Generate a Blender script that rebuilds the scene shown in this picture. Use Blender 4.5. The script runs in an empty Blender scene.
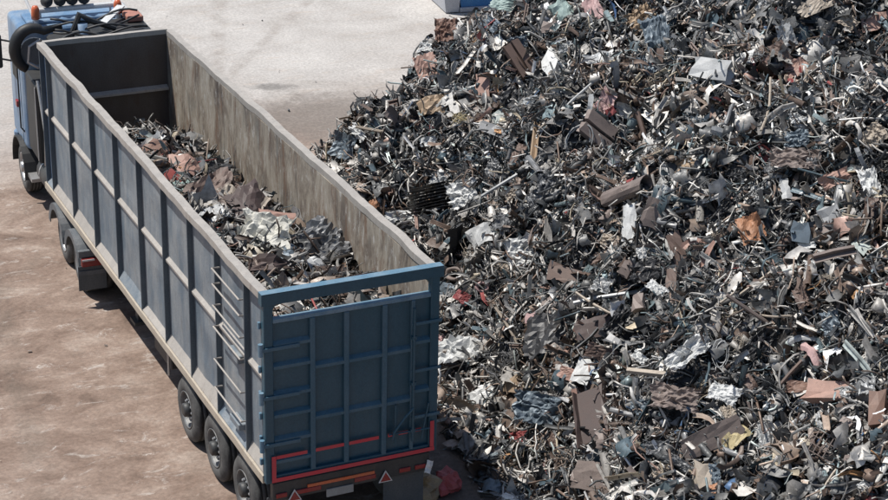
import bpy, bmesh, math, random
import numpy as np
from mathutils import Vector, Matrix, noise as mnoise

rng = np.random.default_rng(7)
random.seed(7)
scene = bpy.context.scene
COL = scene.collection
R = math.radians

# ------------------------------------------------------------------ camera, sky, sun, exposure
F_PX, CAM = 1925.669, (-7.656, -21.747, 14.459)
CAM_ROT = (R(66.972), R(-1.224), R(-24.791))
cd = bpy.data.cameras.new('camera')
cam = bpy.data.objects.new('camera', cd)
COL.objects.link(cam)
cam.location = CAM
cam.rotation_euler = CAM_ROT
cd.sensor_width = 36.0
cd.lens = F_PX * 36.0 / 888.0
cd.clip_end = 2000.0
scene.camera = cam

SUN_DOWN = Vector((0.37, -0.27, -1.0)).normalized()      # direction in which the light travels
to_sun = -SUN_DOWN
w = bpy.data.worlds.new('World')
scene.world = w
w.use_nodes = True
nt = w.node_tree
nt.nodes.clear()
sky = nt.nodes.new('ShaderNodeTexSky')
sky.sky_type = 'NISHITA'
sky.sun_disc = False
sky.sun_elevation = math.asin(to_sun.z)
sky.sun_rotation = math.atan2(to_sun.x, to_sun.y)
bg = nt.nodes.new('ShaderNodeBackground')
bg.inputs['Strength'].default_value = 0.085
wo = nt.nodes.new('ShaderNodeOutputWorld')
nt.links.new(sky.outputs[0], bg.inputs[0])
nt.links.new(bg.outputs[0], wo.inputs[0])
sl = bpy.data.lights.new('sun', 'SUN')
sl.energy = 4.4
sl.angle = R(0.5)
sl.color = (1.0, 0.955, 0.89)
sun = bpy.data.objects.new('sun', sl)
COL.objects.link(sun)
sun.location = (-10, 10, 40)
sun.rotation_euler = SUN_DOWN.to_track_quat('-Z', 'Y').to_euler()
vs = scene.view_settings
vs.view_transform = 'Standard'
vs.look = 'None'
vs.gamma = 1.0
vs.exposure = 0.28
vs.use_curve_mapping = False

# ------------------------------------------------------------------ pixel -> ray (888 x 500 photograph)
CM = np.array(cam.rotation_euler.to_matrix())
CP = np.array(CAM)


def ray(px, py):
    d = CM @ np.array([(px - 444) / F_PX, -(py - 250) / F_PX, -1.0])
    return d / np.linalg.norm(d)


def project(P):
    q = (np.asarray(P) - CP) @ CM
    return 444 + F_PX * q[:, 0] / -q[:, 2], 250 - F_PX * q[:, 1] / -q[:, 2]


# ------------------------------------------------------------------ materials
def mat_new(name):
    m = bpy.data.materials.new(name)
    m.use_nodes = True
    t = m.node_tree
    b = t.nodes['Principled BSDF']
    return m, t, b


def nd(t, typ, **kw):
    n = t.nodes.new(typ)
    for k, v in kw.items():
        setattr(n, k, v)
    return n


def ramp(t, src, stops):
    r = t.nodes.new('ShaderNodeValToRGB')
    e = r.color_ramp.elements
    e[0].position, e[0].color = stops[0][0], stops[0][1]
    e[1].position, e[1].color = stops[-1][0], stops[-1][1]
    for p, c in stops[1:-1]:
        x = e.new(p)
        x.color = c
    t.links.new(src, r.inputs[0])
    return r.outputs[0]


def mapped_noise(t, scale, detail=5, rough=0.6, vec='Object', mscale=(1, 1, 1), rot=(0, 0, 0), loc=(0, 0, 0), dist=0.0):
    tc = nd(t, 'ShaderNodeTexCoord')
    mp = nd(t, 'ShaderNodeMapping')
    mp.inputs['Scale'].default_value = mscale
    mp.inputs['Rotation'].default_value = rot
    mp.inputs['Location'].default_value = loc
    t.links.new(tc.outputs[vec], mp.inputs[0])
    n = nd(t, 'ShaderNodeTexNoise')
    n.inputs['Scale'].default_value = scale
    n.inputs['Detail'].default_value = detail
    n.inputs['Roughness'].default_value = rough
    n.inputs['Distortion'].default_value = dist
    t.links.new(mp.outputs[0], n.inputs['Vector'])
    return n.outputs['Fac']


def mix(t, fac, a, b, mode='MIX'):
    m = nd(t, 'ShaderNodeMix', data_type='RGBA', blend_type=mode)
    for sock, v in ((m.inputs[0], fac), (m.inputs[6], a), (m.inputs[7], b)):
        if hasattr(v, 'node'):
            t.links.new(v, sock)
        elif isinstance(v, (int, float)):
            sock.default_value = v
        else:
            sock.default_value = v
    return m.outputs[2]


def c4(c):
    return (c[0], c[1], c[2], 1.0)


def g(v):
    return (v, v, v, 1.0)


def bump(t, b, h, strength=0.3, dist=0.02):
    n = nd(t, 'ShaderNodeBump')
    n.inputs['Strength'].default_value = strength
    n.inputs['Distance'].default_value = dist
    t.links.new(h, n.inputs['Height'])
    t.links.new(n.outputs[0], b.inputs['Normal'])


def worn(name, base, dust=(0.36, 0.33, 0.29), dust_amt=0.5, rust=(0.12, 0.055, 0.03), rust_amt=0.25, rough=0.55,
         metallic=0.0, streak=True, scale=1.0, dust_lo=0.40):
    """painted or bare metal with dust, vertical streaks and rust blotches"""
    m, t, b = mat_new(name)
    n1 = mapped_noise(t, 2.2 * scale, 6, 0.65, mscale=(1, 1, 0.35) if streak else (1, 1, 1))
    f1 = ramp(t, n1, [(dust_lo, g(0)), (dust_lo + 0.32, g(1))])
    sc = nd(t, 'ShaderNodeMath', operation='MULTIPLY')
    t.links.new(f1, sc.inputs[0])
    sc.inputs[1].default_value = dust_amt
    c1 = mix(t, sc.outputs[0], c4(base), c4(dust))
    n2 = mapped_noise(t, 7 * scale, 7, 0.7, mscale=(1, 1, 0.3) if streak else (1, 1, 1), loc=(3, 7, 1))
    f2 = ramp(t, n2, [(0.56, g(0)), (0.72, g(1))])
    s2 = nd(t, 'ShaderNodeMath', operation='MULTIPLY')
    t.links.new(f2, s2.inputs[0])
    s2.inputs[1].default_value = rust_amt
    c2 = mix(t, s2.outputs[0], c1, c4(rust))
    n3 = mapped_noise(t, 40 * scale, 4, 0.7, loc=(1, 2, 3))
    f3 = ramp(t, n3, [(0.3, g(0.78)), (0.7, g(1.12))])
    c3 = mix(t, 1.0, c2, f3, 'MULTIPLY')
    t.links.new(c3, b.inputs['Base Color'])
    b.inputs['Roughness'].default_value = rough
    b.inputs['Metallic'].default_value = metallic
    bump(t, b, n3, 0.25, 0.006)
    return m


M = {}
M['side_paint'] = worn('dusty_blue_grey_paint', (0.115, 0.155, 0.195), dust=(0.31, 0.325, 0.33), dust_amt=0.85, rust=(0.10, 0.085, 0.075),
                       rust_amt=0.45, dust_lo=0.36)
M['side_blue'] = worn('cleaner_blue_paint', (0.05, 0.12, 0.23), dust=(0.2, 0.25, 0.3), dust_amt=0.4, rust_amt=0.15)
M['gate_blue'] = worn('tailgate_blue_paint', (0.020, 0.074, 0.112), dust=(0.055, 0.11, 0.145), dust_amt=0.5, rust=(0.05, 0.06, 0.07), rust_amt=0.25,
                      rough=0.45)
M['gate_edge'] = worn('scuffed_light_blue_paint', (0.09, 0.185, 0.265), dust=(0.27, 0.34, 0.39), dust_amt=0.6, rust_amt=0.2)
M['gate_rail'] = worn('dusty_gate_rail_paint', (0.038, 0.105, 0.155), dust=(0.11, 0.17, 0.21), dust_amt=0.6, rust=(0.05, 0.06, 0.07), rust_amt=0.25, rough=0.5)
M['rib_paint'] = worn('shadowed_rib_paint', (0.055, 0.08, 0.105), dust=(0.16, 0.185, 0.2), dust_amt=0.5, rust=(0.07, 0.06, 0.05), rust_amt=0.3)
M['dusty_rail'] = worn('dust_covered_steel', (0.33, 0.31, 0.285), dust=(0.44, 0.41, 0.37), dust_amt=0.8, rust=(0.16, 0.10, 0.07), rust_amt=0.5,
                       scale=2.0)
M['tan_rail'] = worn('tan_dusty_rail', (0.40, 0.35, 0.28), dust=(0.5, 0.46, 0.4), dust_amt=0.6, rust=(0.18, 0.11, 0.07), rust_amt=0.4, scale=2.0)
M['black'] = worn('black_plastic', (0.016, 0.018, 0.02), dust=(0.07, 0.068, 0.065), dust_amt=0.5, rust_amt=0.0)
M['steel_dark'] = worn('dark_chassis_steel', (0.03, 0.034, 0.038), dust=(0.1, 0.095, 0.085), dust_amt=0.6, rust_amt=0.4)
M['rubber'] = worn('tyre_rubber', (0.022, 0.022, 0.023), dust=(0.125, 0.125, 0.122), dust_amt=0.95, rust_amt=0.0, rough=0.85, streak=False, dust_lo=0.3)
M['rim'] = worn('dull_wheel_steel', (0.10, 0.105, 0.11), dust=(0.30, 0.30, 0.29), dust_amt=0.6, rust=(0.06, 0.045, 0.04), rust_amt=0.5, metallic=0.2, streak=False)
M['guard'] = worn('grey_plastic_mudguard', (0.085, 0.10, 0.115), dust=(0.22, 0.22, 0.22), dust_amt=0.7, rust_amt=0.0)
M['cab_blue'] = worn('cab_blue_paint', (0.12, 0.22, 0.36), dust=(0.36, 0.42, 0.48), dust_amt=0.75, rust=(0.1, 0.1, 0.1), rust_amt=0.35, rough=0.4)
M['white_metal'] = worn('white_painted_metal', (0.62, 0.64, 0.64), dust=(0.45, 0.43, 0.4), dust_amt=0.5, rust_amt=0.1, rough=0.4)
M['alu'] = worn('aluminium', (0.45, 0.46, 0.47), dust=(0.3, 0.29, 0.27), dust_amt=0.5, rust_amt=0.1, rough=0.4, metallic=0.6)
M['red_tape'] = worn('red_reflective_tape', (0.55, 0.035, 0.06), dust=(0.3, 0.12, 0.11), dust_amt=0.35, rust_amt=0.2, rough=0.4, scale=3)
M['orange_plastic'] = worn('orange_lens', (0.58, 0.12, 0.04), dust=(0.36, 0.16, 0.1), dust_amt=0.6, rust_amt=0, rough=0.25)
M['red_plastic'] = worn('red_lens', (0.26, 0.015, 0.018), dust=(0.16, 0.07, 0.065), dust_amt=0.6, rust_amt=0, rough=0.25)
M['plate'] = worn('pale_number_plate', (0.30, 0.32, 0.32), dust=(0.2, 0.2, 0.19), dust_amt=0.7, rust_amt=0, rough=0.5, scale=4)
M['flap'] = worn('grey_mud_flap', (0.07, 0.085, 0.095), dust=(0.15, 0.15, 0.15), dust_amt=0.6, rust_amt=0.0)
M['skip_blue'] = worn('bright_blue_paint', (0.02, 0.16, 0.42), dust=(0.1, 0.25, 0.42), dust_amt=0.4, rust_amt=0.1)
M['skip_grey'] = worn('pale_grey_paint', (0.42, 0.44, 0.48), dust=(0.5, 0.5, 0.5), dust_amt=0.5, rust_amt=0.1)


def inner_wall_material():
    m, t, b = mat_new('scraped_rusty_inner_wall')
    n1 = mapped_noise(t, 1.7, 8, 0.78, mscale=(1, 1.2, 0.42), dist=0.5)
    c1 = ramp(t, n1, [(0.36, (0.085, 0.068, 0.058, 1)), (0.45, (0.185, 0.155, 0.125, 1)), (0.54, (0.30, 0.265, 0.215, 1)),
                      (0.66, (0.39, 0.36, 0.31, 1))])
    n2 = mapped_noise(t, 5, 7, 0.75, mscale=(1, 1.0, 0.20), loc=(4, 1, 0), dist=0.3)
    f2 = ramp(t, n2, [(0.52, g(0)), (0.64, g(0.8))])
    c2 = mix(t, f2, c1, (0.16, 0.095, 0.06, 1))
    n3 = mapped_noise(t, 9, 7, 0.75, mscale=(1, 1, 0.35), loc=(9, 3, 2))
    f3 = ramp(t, n3, [(0.55, g(0)), (0.66, g(0.75))])
    c3 = mix(t, f3, c2, (0.52, 0.51, 0.48, 1))
    n5 = mapped_noise(t, 1.1, 6, 0.65, mscale=(1, 1.4, 0.5), loc=(2, 5, 2), dist=0.4)
    f5 = ramp(t, n5, [(0.54, g(0)), (0.68, g(0.65))])
    c4_ = mix(t, f5, c3, (0.13, 0.14, 0.135, 1))
    t.links.new(c4_, b.inputs['Base Color'])
    b.inputs['Roughness'].default_value = 0.75
    n4 = mapped_noise(t, 22, 4, 0.7, mscale=(1, 1, 0.4))
    bump(t, b, n4, 0.35, 0.012)
    return m


M['inner'] = inner_wall_material()
M['inner_dark'] = worn('shaded_rusty_front_wall', (0.085, 0.07, 0.062), dust=(0.15, 0.14, 0.13), dust_amt=0.5, rust=(0.09, 0.045, 0.03), rust_amt=0.6)  # rusty steel with the shade on the front wall put into its colour


def ground_material():
    m, t, b = mat_new('packed_earth_and_concrete')
    tc = nd(t, 'ShaderNodeTexCoord')
    sep = nd(t, 'ShaderNodeSeparateXYZ')
    t.links.new(tc.outputs['Object'], sep.inputs[0])
    # pale concrete further back, brown dirt near the truck
    big = mapped_noise(t, 0.16, 6, 0.62, dist=0.6)
    k = nd(t, 'ShaderNodeMath', operation='MULTIPLY_ADD')
    t.links.new(big, k.inputs[0])
    k.inputs[1].default_value = 11.0
    t.links.new(sep.outputs[1], k.inputs[2])
    mr = nd(t, 'ShaderNodeMapRange', interpolation_type='SMOOTHSTEP')
    mr.inputs[1].default_value = 18.5
    mr.inputs[2].default_value = 28.0
    t.links.new(k.outputs[0], mr.inputs[0])
    rot = (0, 0, R(-24))
    n1 = mapped_noise(t, 0.9, 8, 0.68, mscale=(0.85, 1.25, 1), rot=rot, dist=0.5)
    dirt = ramp(t, n1, [(0.30, (0.108, 0.073, 0.056, 1)), (0.42, (0.185, 0.130, 0.101, 1)), (0.54, (0.250, 0.185, 0.148, 1)),
                        (0.68, (0.345, 0.280, 0.235, 1))])
    n2 = mapped_noise(t, 2.4, 10, 0.8, mscale=(0.7, 1.3, 1), rot=rot, loc=(5, 2, 0), dist=0.8)
    f2 = ramp(t, n2, [(0.56, g(0)), (0.66, g(0.85))])
    dirt2 = mix(t, f2, dirt, (0.46, 0.42, 0.385, 1))
    n6 = mapped_noise(t, 1.4, 8, 0.7, mscale=(0.9, 1.2, 1), rot=rot, loc=(15, 7, 0))
    f6 = ramp(t, n6, [(0.56, g(0)), (0.74, g(0.55))])
    dirt3 = mix(t, f6, dirt2, (0.105, 0.078, 0.062, 1))
    n3 = mapped_noise(t, 0.5, 8, 0.65, loc=(1, 8, 0), dist=0.5)
    pale = ramp(t, n3, [(0.3, (0.335, 0.31, 0.285, 1)), (0.5, (0.41, 0.39, 0.368, 1)), (0.7, (0.475, 0.455, 0.43, 1))])
    n7 = mapped_noise(t, 1.7, 8, 0.72, mscale=(0.5, 1.5, 1), rot=(0, 0, R(30)), loc=(3, 3, 0))
    f7 = ramp(t, n7, [(0.55, g(0)), (0.72, g(0.55))])
    pale2 = mix(t, f7, pale, (0.38, 0.31, 0.25, 1))
    c = mix(t, mr.outputs[0], dirt3, pale2)

    # tyre-worn bands: pairs of slightly darker tracks running past the truck
    def track(x0, slope, wd, amt, c_in):
        a = nd(t, 'ShaderNodeMath', operation='MULTIPLY_ADD')
        t.links.new(sep.outputs[1], a.inputs[0])
        a.inputs[1].default_value = -slope
        t.links.new(sep.outputs[0], a.inputs[2])
        s = nd(t, 'ShaderNodeMath', operation='SUBTRACT')
        t.links.new(a.outputs[0], s.inputs[0])
        s.inputs[1].default_value = x0
        ab = nd(t, 'ShaderNodeMath', operation='ABSOLUTE')
        t.links.new(s.outputs[0], ab.inputs[0])
        r_ = nd(t, 'ShaderNodeMapRange', interpolation_type='SMOOTHSTEP')
        r_.inputs[1].default_value = wd
        r_.inputs[2].default_value = wd * 0.2
        t.links.new(ab.outputs[0], r_.inputs[0])
        nz = mapped_noise(t, 1.3, 6, 0.7, loc=(x0, slope * 9, 0))
        fz = ramp(t, nz, [(0.4, g(0)), (0.62, g(amt))])
        mu = nd(t, 'ShaderNodeMath', operation='MULTIPLY')
        t.links.new(r_.outputs[0], mu.inputs[0])
        t.links.new(fz, mu.inputs[1])
        return mix(t, mu.outputs[0], c_in, (0.16, 0.125, 0.10, 1))
    for x0, sl_, wd, amt in ((6.0, 0.55, 0.45, 0.5), (-4.6, 0.12, 0.35, 0.5), (-2.7, 0.12, 0.35, 0.55), (-9.0, 0.75, 0.3, 0.4),
                             (3.4, 0.02, 0.8, 0.45), (-1.0, 0.35, 0.3, 0.4)):
        c = track(x0, sl_, wd, amt, c)

    def stain_or_shade(cx, cy, rx, ry, col, amt, c_in):
        mp = nd(t, 'ShaderNodeMapping')
        mp.vector_type = 'TEXTURE'
        mp.inputs['Location'].default_value = (cx, cy, 0)
        mp.inputs['Rotation'].default_value = (0, 0, R(-20))
        mp.inputs['Scale'].default_value = (rx, ry, 1)
        t.links.new(tc.outputs['Object'], mp.inputs[0])
        ln = nd(t, 'ShaderNodeVectorMath', operation='LENGTH')
        t.links.new(mp.outputs[0], ln.inputs[0])
        nz = mapped_noise(t, 2.2, 5, 0.7, loc=(cx, cy, 0))
        ad = nd(t, 'ShaderNodeMath', operation='MULTIPLY_ADD')
        t.links.new(nz, ad.inputs[0])
        ad.inputs[1].default_value = 1.2
        t.links.new(ln.outputs[1], ad.inputs[2])
        r_ = nd(t, 'ShaderNodeMapRange', interpolation_type='SMOOTHSTEP')
        r_.inputs[1].default_value = 1.6
        r_.inputs[2].default_value = 0.9
        r_.inputs[4].default_value = amt
        t.links.new(ad.outputs[0], r_.inputs[0])
        return mix(t, r_.outputs[0], c_in, col)
    c = stain_or_shade(7.3, 19.6, 0.75, 0.35, (0.16, 0.15, 0.14, 1), 0.8, c)
    c = stain_or_shade(8.0, 17.0, 3.6, 2.4, (0.165, 0.142, 0.124, 1), 0.8, c)
    c = stain_or_shade(3.6, 0.5, 2.2, 3.5, (0.075, 0.06, 0.05, 1), 0.8, c)  # dark dirt, with the trailer's shade beside the tailgate painted in
    c = stain_or_shade(-2.2, 8.4, 0.6, 0.5, (0.13, 0.09, 0.07, 1), 0.7, c)
    n4 = mapped_noise(t, 14, 8, 0.75)
    f4 = ramp(t, n4, [(0.3, g(0.68)), (0.7, g(1.25))])
    c = mix(t, 1.0, c, f4, 'MULTIPLY')
    t.links.new(c, b.inputs['Base Color'])
    b.inputs['Roughness'].default_value = 0.92
    n5 = mapped_noise(t, 5, 9, 0.75)
    bump(t, b, n5, 0.5, 0.03)
    return m


M['ground'] = ground_material()


def scrap_material():
    """colour and metalness come from each piece's own attribute; noise adds rust and grime"""
    m, t, b = mat_new('mixed_scrap_metal')
    at = nd(t, 'ShaderNodeVertexColor')
    at.layer_name = 'piece_colour'
    n1 = mapped_noise(t, 9, 5, 0.7)
    f1 = ramp(t, n1, [(0.35, g(0.65)), (0.65, g(1.2))])
    c = mix(t, 1.0, at.outputs[0], f1, 'MULTIPLY')
    n2 = mapped_noise(t, 16, 6, 0.75, loc=(3, 3, 3))
    f2 = ramp(t, n2, [(0.58, g(0)), (0.70, g(0.55))])
    c = mix(t, f2, c, (0.095, 0.068, 0.054, 1))
    t.links.new(c, b.inputs['Base Color'])
    t.links.new(at.outputs[1], b.inputs['Metallic'])
    f3 = ramp(t, n2, [(0.4, g(0.36)), (0.7, g(0.8))])
    t.links.new(f3, b.inputs['Roughness'])
    bump(t, b, n2, 0.3, 0.01)
    return m


M['scrap'] = scrap_material()


def piece_mat(name, col, metallic=0.1, rough=0.6, grime=0.5):
    if name not in M:
        M[name] = worn(name, col, dust=tuple(0.55 * v + 0.02 for v in col), dust_amt=0.8 * grime + 0.2, rust=(0.07, 0.05, 0.04), rust_amt=grime,
                       rough=rough, metallic=metallic, streak=False, scale=2.6, dust_lo=0.34)
    return M[name]


# ------------------------------------------------------------------ mesh helpers
class MB:
    def __init__(s):
        s.v, s.f = [], []

    def add(s, vs_, fs):
        o = len(s.v)
        s.v += [tuple(p) for p in vs_]
        s.f += [tuple(i + o for i in f) for f in fs]
        return s

    def box(s, a, b, bev=0.0):
        x0, y0, z0 = a
        x1, y1, z1 = b
        vs_ = [(x, y, z) for z in (z0, z1) for y in (y0, y1) for x in (x0, x1)]
        fs = [(0, 2, 3, 1), (4, 5, 7, 6), (0, 1, 5, 4), (2, 6, 7, 3), (0, 4, 6, 2), (1, 3, 7, 5)]
        if bev:
            bm = bmesh.new()
            q = [bm.verts.new(p) for p in vs_]
            for f in fs:
                bm.faces.new([q[i] for i in f])
            bmesh.ops.bevel(bm, geom=bm.edges[:], offset=bev, segments=1, affect='EDGES')
            bm.verts.index_update()
            vs_ = [tuple(p.co) for p in bm.verts]
            fs = [[p.index for p in f.verts] for f in bm.faces]
            bm.free()
        return s.add(vs_, fs)

    def tube(s, pts, r, n=8, caps=True):
        pts = [Vector(p) for p in pts]
        rs = r if isinstance(r, (list, tuple)) else [r] * len(pts)
        up = None
        vs_, fs = [], []
        for i, p in enumerate(pts):
            d = (pts[min(i + 1, len(pts) - 1)] - pts[max(i - 1, 0)]).normalized()
            if up is None:
                up = Vector((0, 0, 1)) if abs(d.z) < 0.9 else Vector((1, 0, 0))
            u = d.cross(up).normalized()
            up = u.cross(d).normalized()
            for k in range(n):
                a = 2 * math.pi * k / n
                vs_.append(p + (u * math.cos(a) + up * math.sin(a)) * rs[i])
        for i in range(len(pts) - 1):
            for k in range(n):
                k2 = (k + 1) % n
                fs.append((i * n + k, i * n + k2, (i + 1) * n + k2, (i + 1) * n + k))
        if caps:
            fs.append(tuple(range(n))[::-1])
            fs.append(tuple((len(pts) - 1) * n + k for k in range(n)))
        return s.add(vs_, fs)

    def lathe(s, prof, n=28, axis='x', c=(0, 0, 0), caps=True):
        """prof: list of (position along the axis, radius)"""
        vs_, fs = [], []
        for a_, r_ in prof:
            for k in range(n):
                a = 2 * math.pi * k / n
                p = {'x': (a_, r_ * math.cos(a), r_ * math.sin(a)), 'y': (r_ * math.cos(a), a_, r_ * math.sin(a)),
                     'z': (r_ * math.cos(a), r_ * math.sin(a), a_)}[axis]
                vs_.append((p[0] + c[0], p[1] + c[1], p[2] + c[2]))
        for i in range(len(prof) - 1):
            for k in range(n):
                k2 = (k + 1) % n
                fs.append((i * n + k, i * n + k2, (i + 1) * n + k2, (i + 1) * n + k))
        if caps:
            fs.append(tuple(range(n))[::-1])
            fs.append(tuple((len(prof) - 1) * n + k for k in range(n)))
        return s.add(vs_, fs)

    def prism(s, poly, axis, a, b):
        """extrude a 2-D polygon along an axis ('x': poly is (y, z); 'y': (x, z); 'z': (x, y))"""
        n = len(poly)

        def P(q, h):
            return {'x': (h, q[0], q[1]), 'y': (q[0], h, q[1]), 'z': (q[0], q[1], h)}[axis]
        vs_ = [P(q, a) for q in poly] + [P(q, b) for q in poly]
        fs = [tuple(range(n))[::-1], tuple(range(n, 2 * n))] + [(i, (i + 1) % n, n + (i + 1) % n, n + i) for i in range(n)]
        return s.add(vs_, fs)

    def build(s, name, mat, parent=None, smooth=False, loc=None):
        me = bpy.data.meshes.new(name)
        me.from_pydata(s.v, [], s.f)
        bm = bmesh.new()
        bm.from_mesh(me)
        bmesh.ops.recalc_face_normals(bm, faces=bm.faces[:])
        bm.to_mesh(me)
        bm.free()
        me.materials.append(mat)
        if smooth:
            for p in me.polygons:
                p.use_smooth = len(p.vertices) < 7
        o = bpy.data.objects.new(name, me)
        COL.objects.link(o)
        if parent:
            o.parent = parent
        if loc:
            o.location = loc
        return o


def box(name, a, b, mat, parent, bev=0.0):
    return MB().box(a, b, bev).build(name, mat, parent)


def empty(name, loc=(0, 0, 0), parent=None):
    o = bpy.data.objects.new(name, None)
    COL.objects.link(o)
    o.location = loc
    o.empty_display_size = 0.3
    if parent:
        o.parent = parent
    return o


def tag(o, label=None, cat=None, group=None, kind=None):
    if label:
        o['label'] = label
    if cat:
        o['category'] = cat
    if group:
        o['group'] = group
    if kind:
        o['kind'] = kind
    return o


def copy_tree(o, parent=None, loc=None, rot=None):
    c = o.copy()
    COL.objects.link(c)
    if parent:
        c.parent = parent
    if loc is not None:
        c.location = loc
    if rot is not None:
        c.rotation_euler = rot
    for ch in list(o.children):
        copy_tree(ch, c)
    return c


# ------------------------------------------------------------------ ground
def make_ground():
    n = 60
    xs = np.concatenate([np.linspace(-300, -30, 8)[:-1], np.linspace(-30, 50, n), np.linspace(50, 320, 8)[1:]])
    ys = np.concatenate([np.linspace(-200, -30, 6)[:-1], np.linspace(-30, 60, n), np.linspace(60, 500, 8)[1:]])
    v, f = [], []
    for y in ys:
        for x in xs:
            z = 0.022 * mnoise.noise((x * 0.25, y * 0.25, 0.0)) - 0.012
            v.append((float(x), float(y), min(float(z), 0.004)))
    W_ = len(xs)
    for j in range(len(ys) - 1):
        for i in range(W_ - 1):
            f.append((j * W_ + i, j * W_ + i + 1, (j + 1) * W_ + i + 1, (j + 1) * W_ + i))
    o = MB().add(v, f).build('ground', M['ground'], smooth=True)
    tag(o, kind='structure')


make_ground()

# ------------------------------------------------------------------ wheels
TYRE_R = 0.52


def make_wheel(parent, loc, outer=-1, width=0.38, hub_out=0.0, rim_mat='rim'):
    """wheel with its axis along x; outer = -1 when the outer face looks to -x"""
    h = width / 2
    r = TYRE_R
    prof = [(-h + 0.02, 0.285), (-h, 0.32), (-h - 0.006, 0.40), (-h + 0.012, 0.475), (-h + 0.045, 0.508)]
    for k in range(4):
        a = -h + 0.05 + k * (width - 0.10) / 4
        b_ = a + (width - 0.10) / 4
        prof += [(a + 0.004, r), (b_ - 0.016, r), (b_ - 0.012, r - 0.014), (b_ - 0.002, r - 0.014)]
    prof += [(h - 0.045, 0.508), (h - 0.012, 0.475), (h + 0.006, 0.40), (h, 0.32), (h - 0.02, 0.285)]
    wheel = MB().lathe(prof, 40, 'x', caps=False).build('wheel', M['rubber'], parent, smooth=True, loc=loc)
    s = outer
    d0 = -h + 0.01
    rp = [(d0 + 0.01, 0.290), (d0 - 0.012, 0.302), (d0 - 0.014, 0.285), (d0 + 0.03, 0.270), (d0 + 0.12, 0.258), (d0 + 0.125, 0.235), (d0 + 0.085, 0.19),
          (d0 + 0.07, 0.165), (d0 + 0.07, 0.10)]
    rp = [(a * -s, r_) for a, r_ in rp]
    MB().lathe(rp, 32, 'x', caps=False).build('rim', M[rim_mat], wheel, smooth=True)
    hp = [(d0 + 0.069, 0.118), (d0 - 0.02 - hub_out, 0.108), (d0 - 0.035 - hub_out, 0.085), (d0 - 0.037 - hub_out, 0.05)]
    hp = [(a * -s, r_) for a, r_ in hp]
    MB().lathe(hp, 20, 'x').build('hub', M['steel_dark'] if rim_mat == 'rim' else M['alu'], wheel, smooth=True)
    mb = MB()
    for k in range(10):
        a = 2 * math.pi * k / 10
        c = (0, 0.150 * math.cos(a), 0.150 * math.sin(a))
        mb.lathe([((d0 + 0.075) * -s, 0.024), ((d0 + 0.02) * -s, 0.022), ((d0 + 0.01) * -s, 0.010)], 6, 'x', c)
    tag(mb.build('wheel_nuts', M['alu'], wheel), kind='stuff')
    mh = MB()
    for k in range(8):
        a = 2 * math.pi * (k + 0.5) / 8
        c = (0, 0.222 * math.cos(a), 0.222 * math.sin(a))
        mh.lathe([((d0 + 0.13) * -s, 0.038), ((d0 + 0.092) * -s, 0.036)], 10, 'x', c)
    tag(mh.build('hand_holes', M['black'], wheel), kind='stuff')
    return wheel


# ------------------------------------------------------------------ trailer
W, L, ZT, ZB = 2.55, 12.05, 4.02, 1.20


def wavy_bar(y0, y1, x0, x1, z0, z1, amp, n, seed):
    """a dented steel bar running along y"""
    v, f = [], []
    for i in range(n + 1):
        y = y0 + (y1 - y0) * i / n
        dz = amp * mnoise.noise((seed, y * 1.4, 0.3)) + 0.5 * amp * mnoise.noise((seed, y * 4.1, 1.3))
        dx = amp * 0.8 * mnoise.noise((seed + 9, y * 1.1, 0.7))
        for (x, z) in ((x0, z0), (x1, z0), (x1, z1), (x0, z1)):
            v.append((x + dx, y, z + dz))
    for i in range(n):
        for k in range(4):
            f.append((i * 4 + k, i * 4 + (k + 1) % 4, i * 4 + 4 + (k + 1) % 4, i * 4 + 4 + k))
    f += [(0, 1, 2, 3), tuple(4 * n + k for k in (3, 2, 1, 0))]
    return MB().add(v, f)


def dented_sheet(x0, x1, y0, y1, z0, z1, seed, amp=0.012, ny=6, nz=7):
    """thin steel side panel in the y-z plane, slightly buckled"""
    v, f = [], []
    for sgn, xb in ((0, x0), (1, x1)):
        for j in range(nz + 1):
            for i in range(ny + 1):
                y = y0 + (y1 - y0) * i / ny
                z = z0 + (z1 - z0) * j / nz
                ed = min(i, ny - i, 2) / 2 * min(j, nz - j, 2) / 2
                v.append((xb + ed * amp * 1.8 * mnoise.noise((y * 1.9, z * 1.9, seed)), y, z))
    o = (ny + 1) * (nz + 1)
    for j in range(nz):
        for i in range(ny):
            a = j * (ny + 1) + i
            f.append((a, a + ny + 1, a + ny + 2, a + 1))
            f.append((o + a, o + a + 1, o + a + ny + 2, o + a + ny + 1))
    rim = [j * (ny + 1) for j in range(nz + 1)]
    rim2 = [j * (ny + 1) + ny for j in range(nz + 1)]
    for q in (rim, rim2, list(range(ny + 1)), [nz * (ny + 1) + i for i in range(ny + 1)]):
        for a, b_ in zip(q[:-1], q[1:]):
            f.append((a, b_, o + b_, o + a))
    return MB().add(v, f)


RIBS = [11.98, 11.52, 10.05, 8.58, 7.15, 5.80, 4.50, 3.22, 1.98, 0.74, 0.05]


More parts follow.
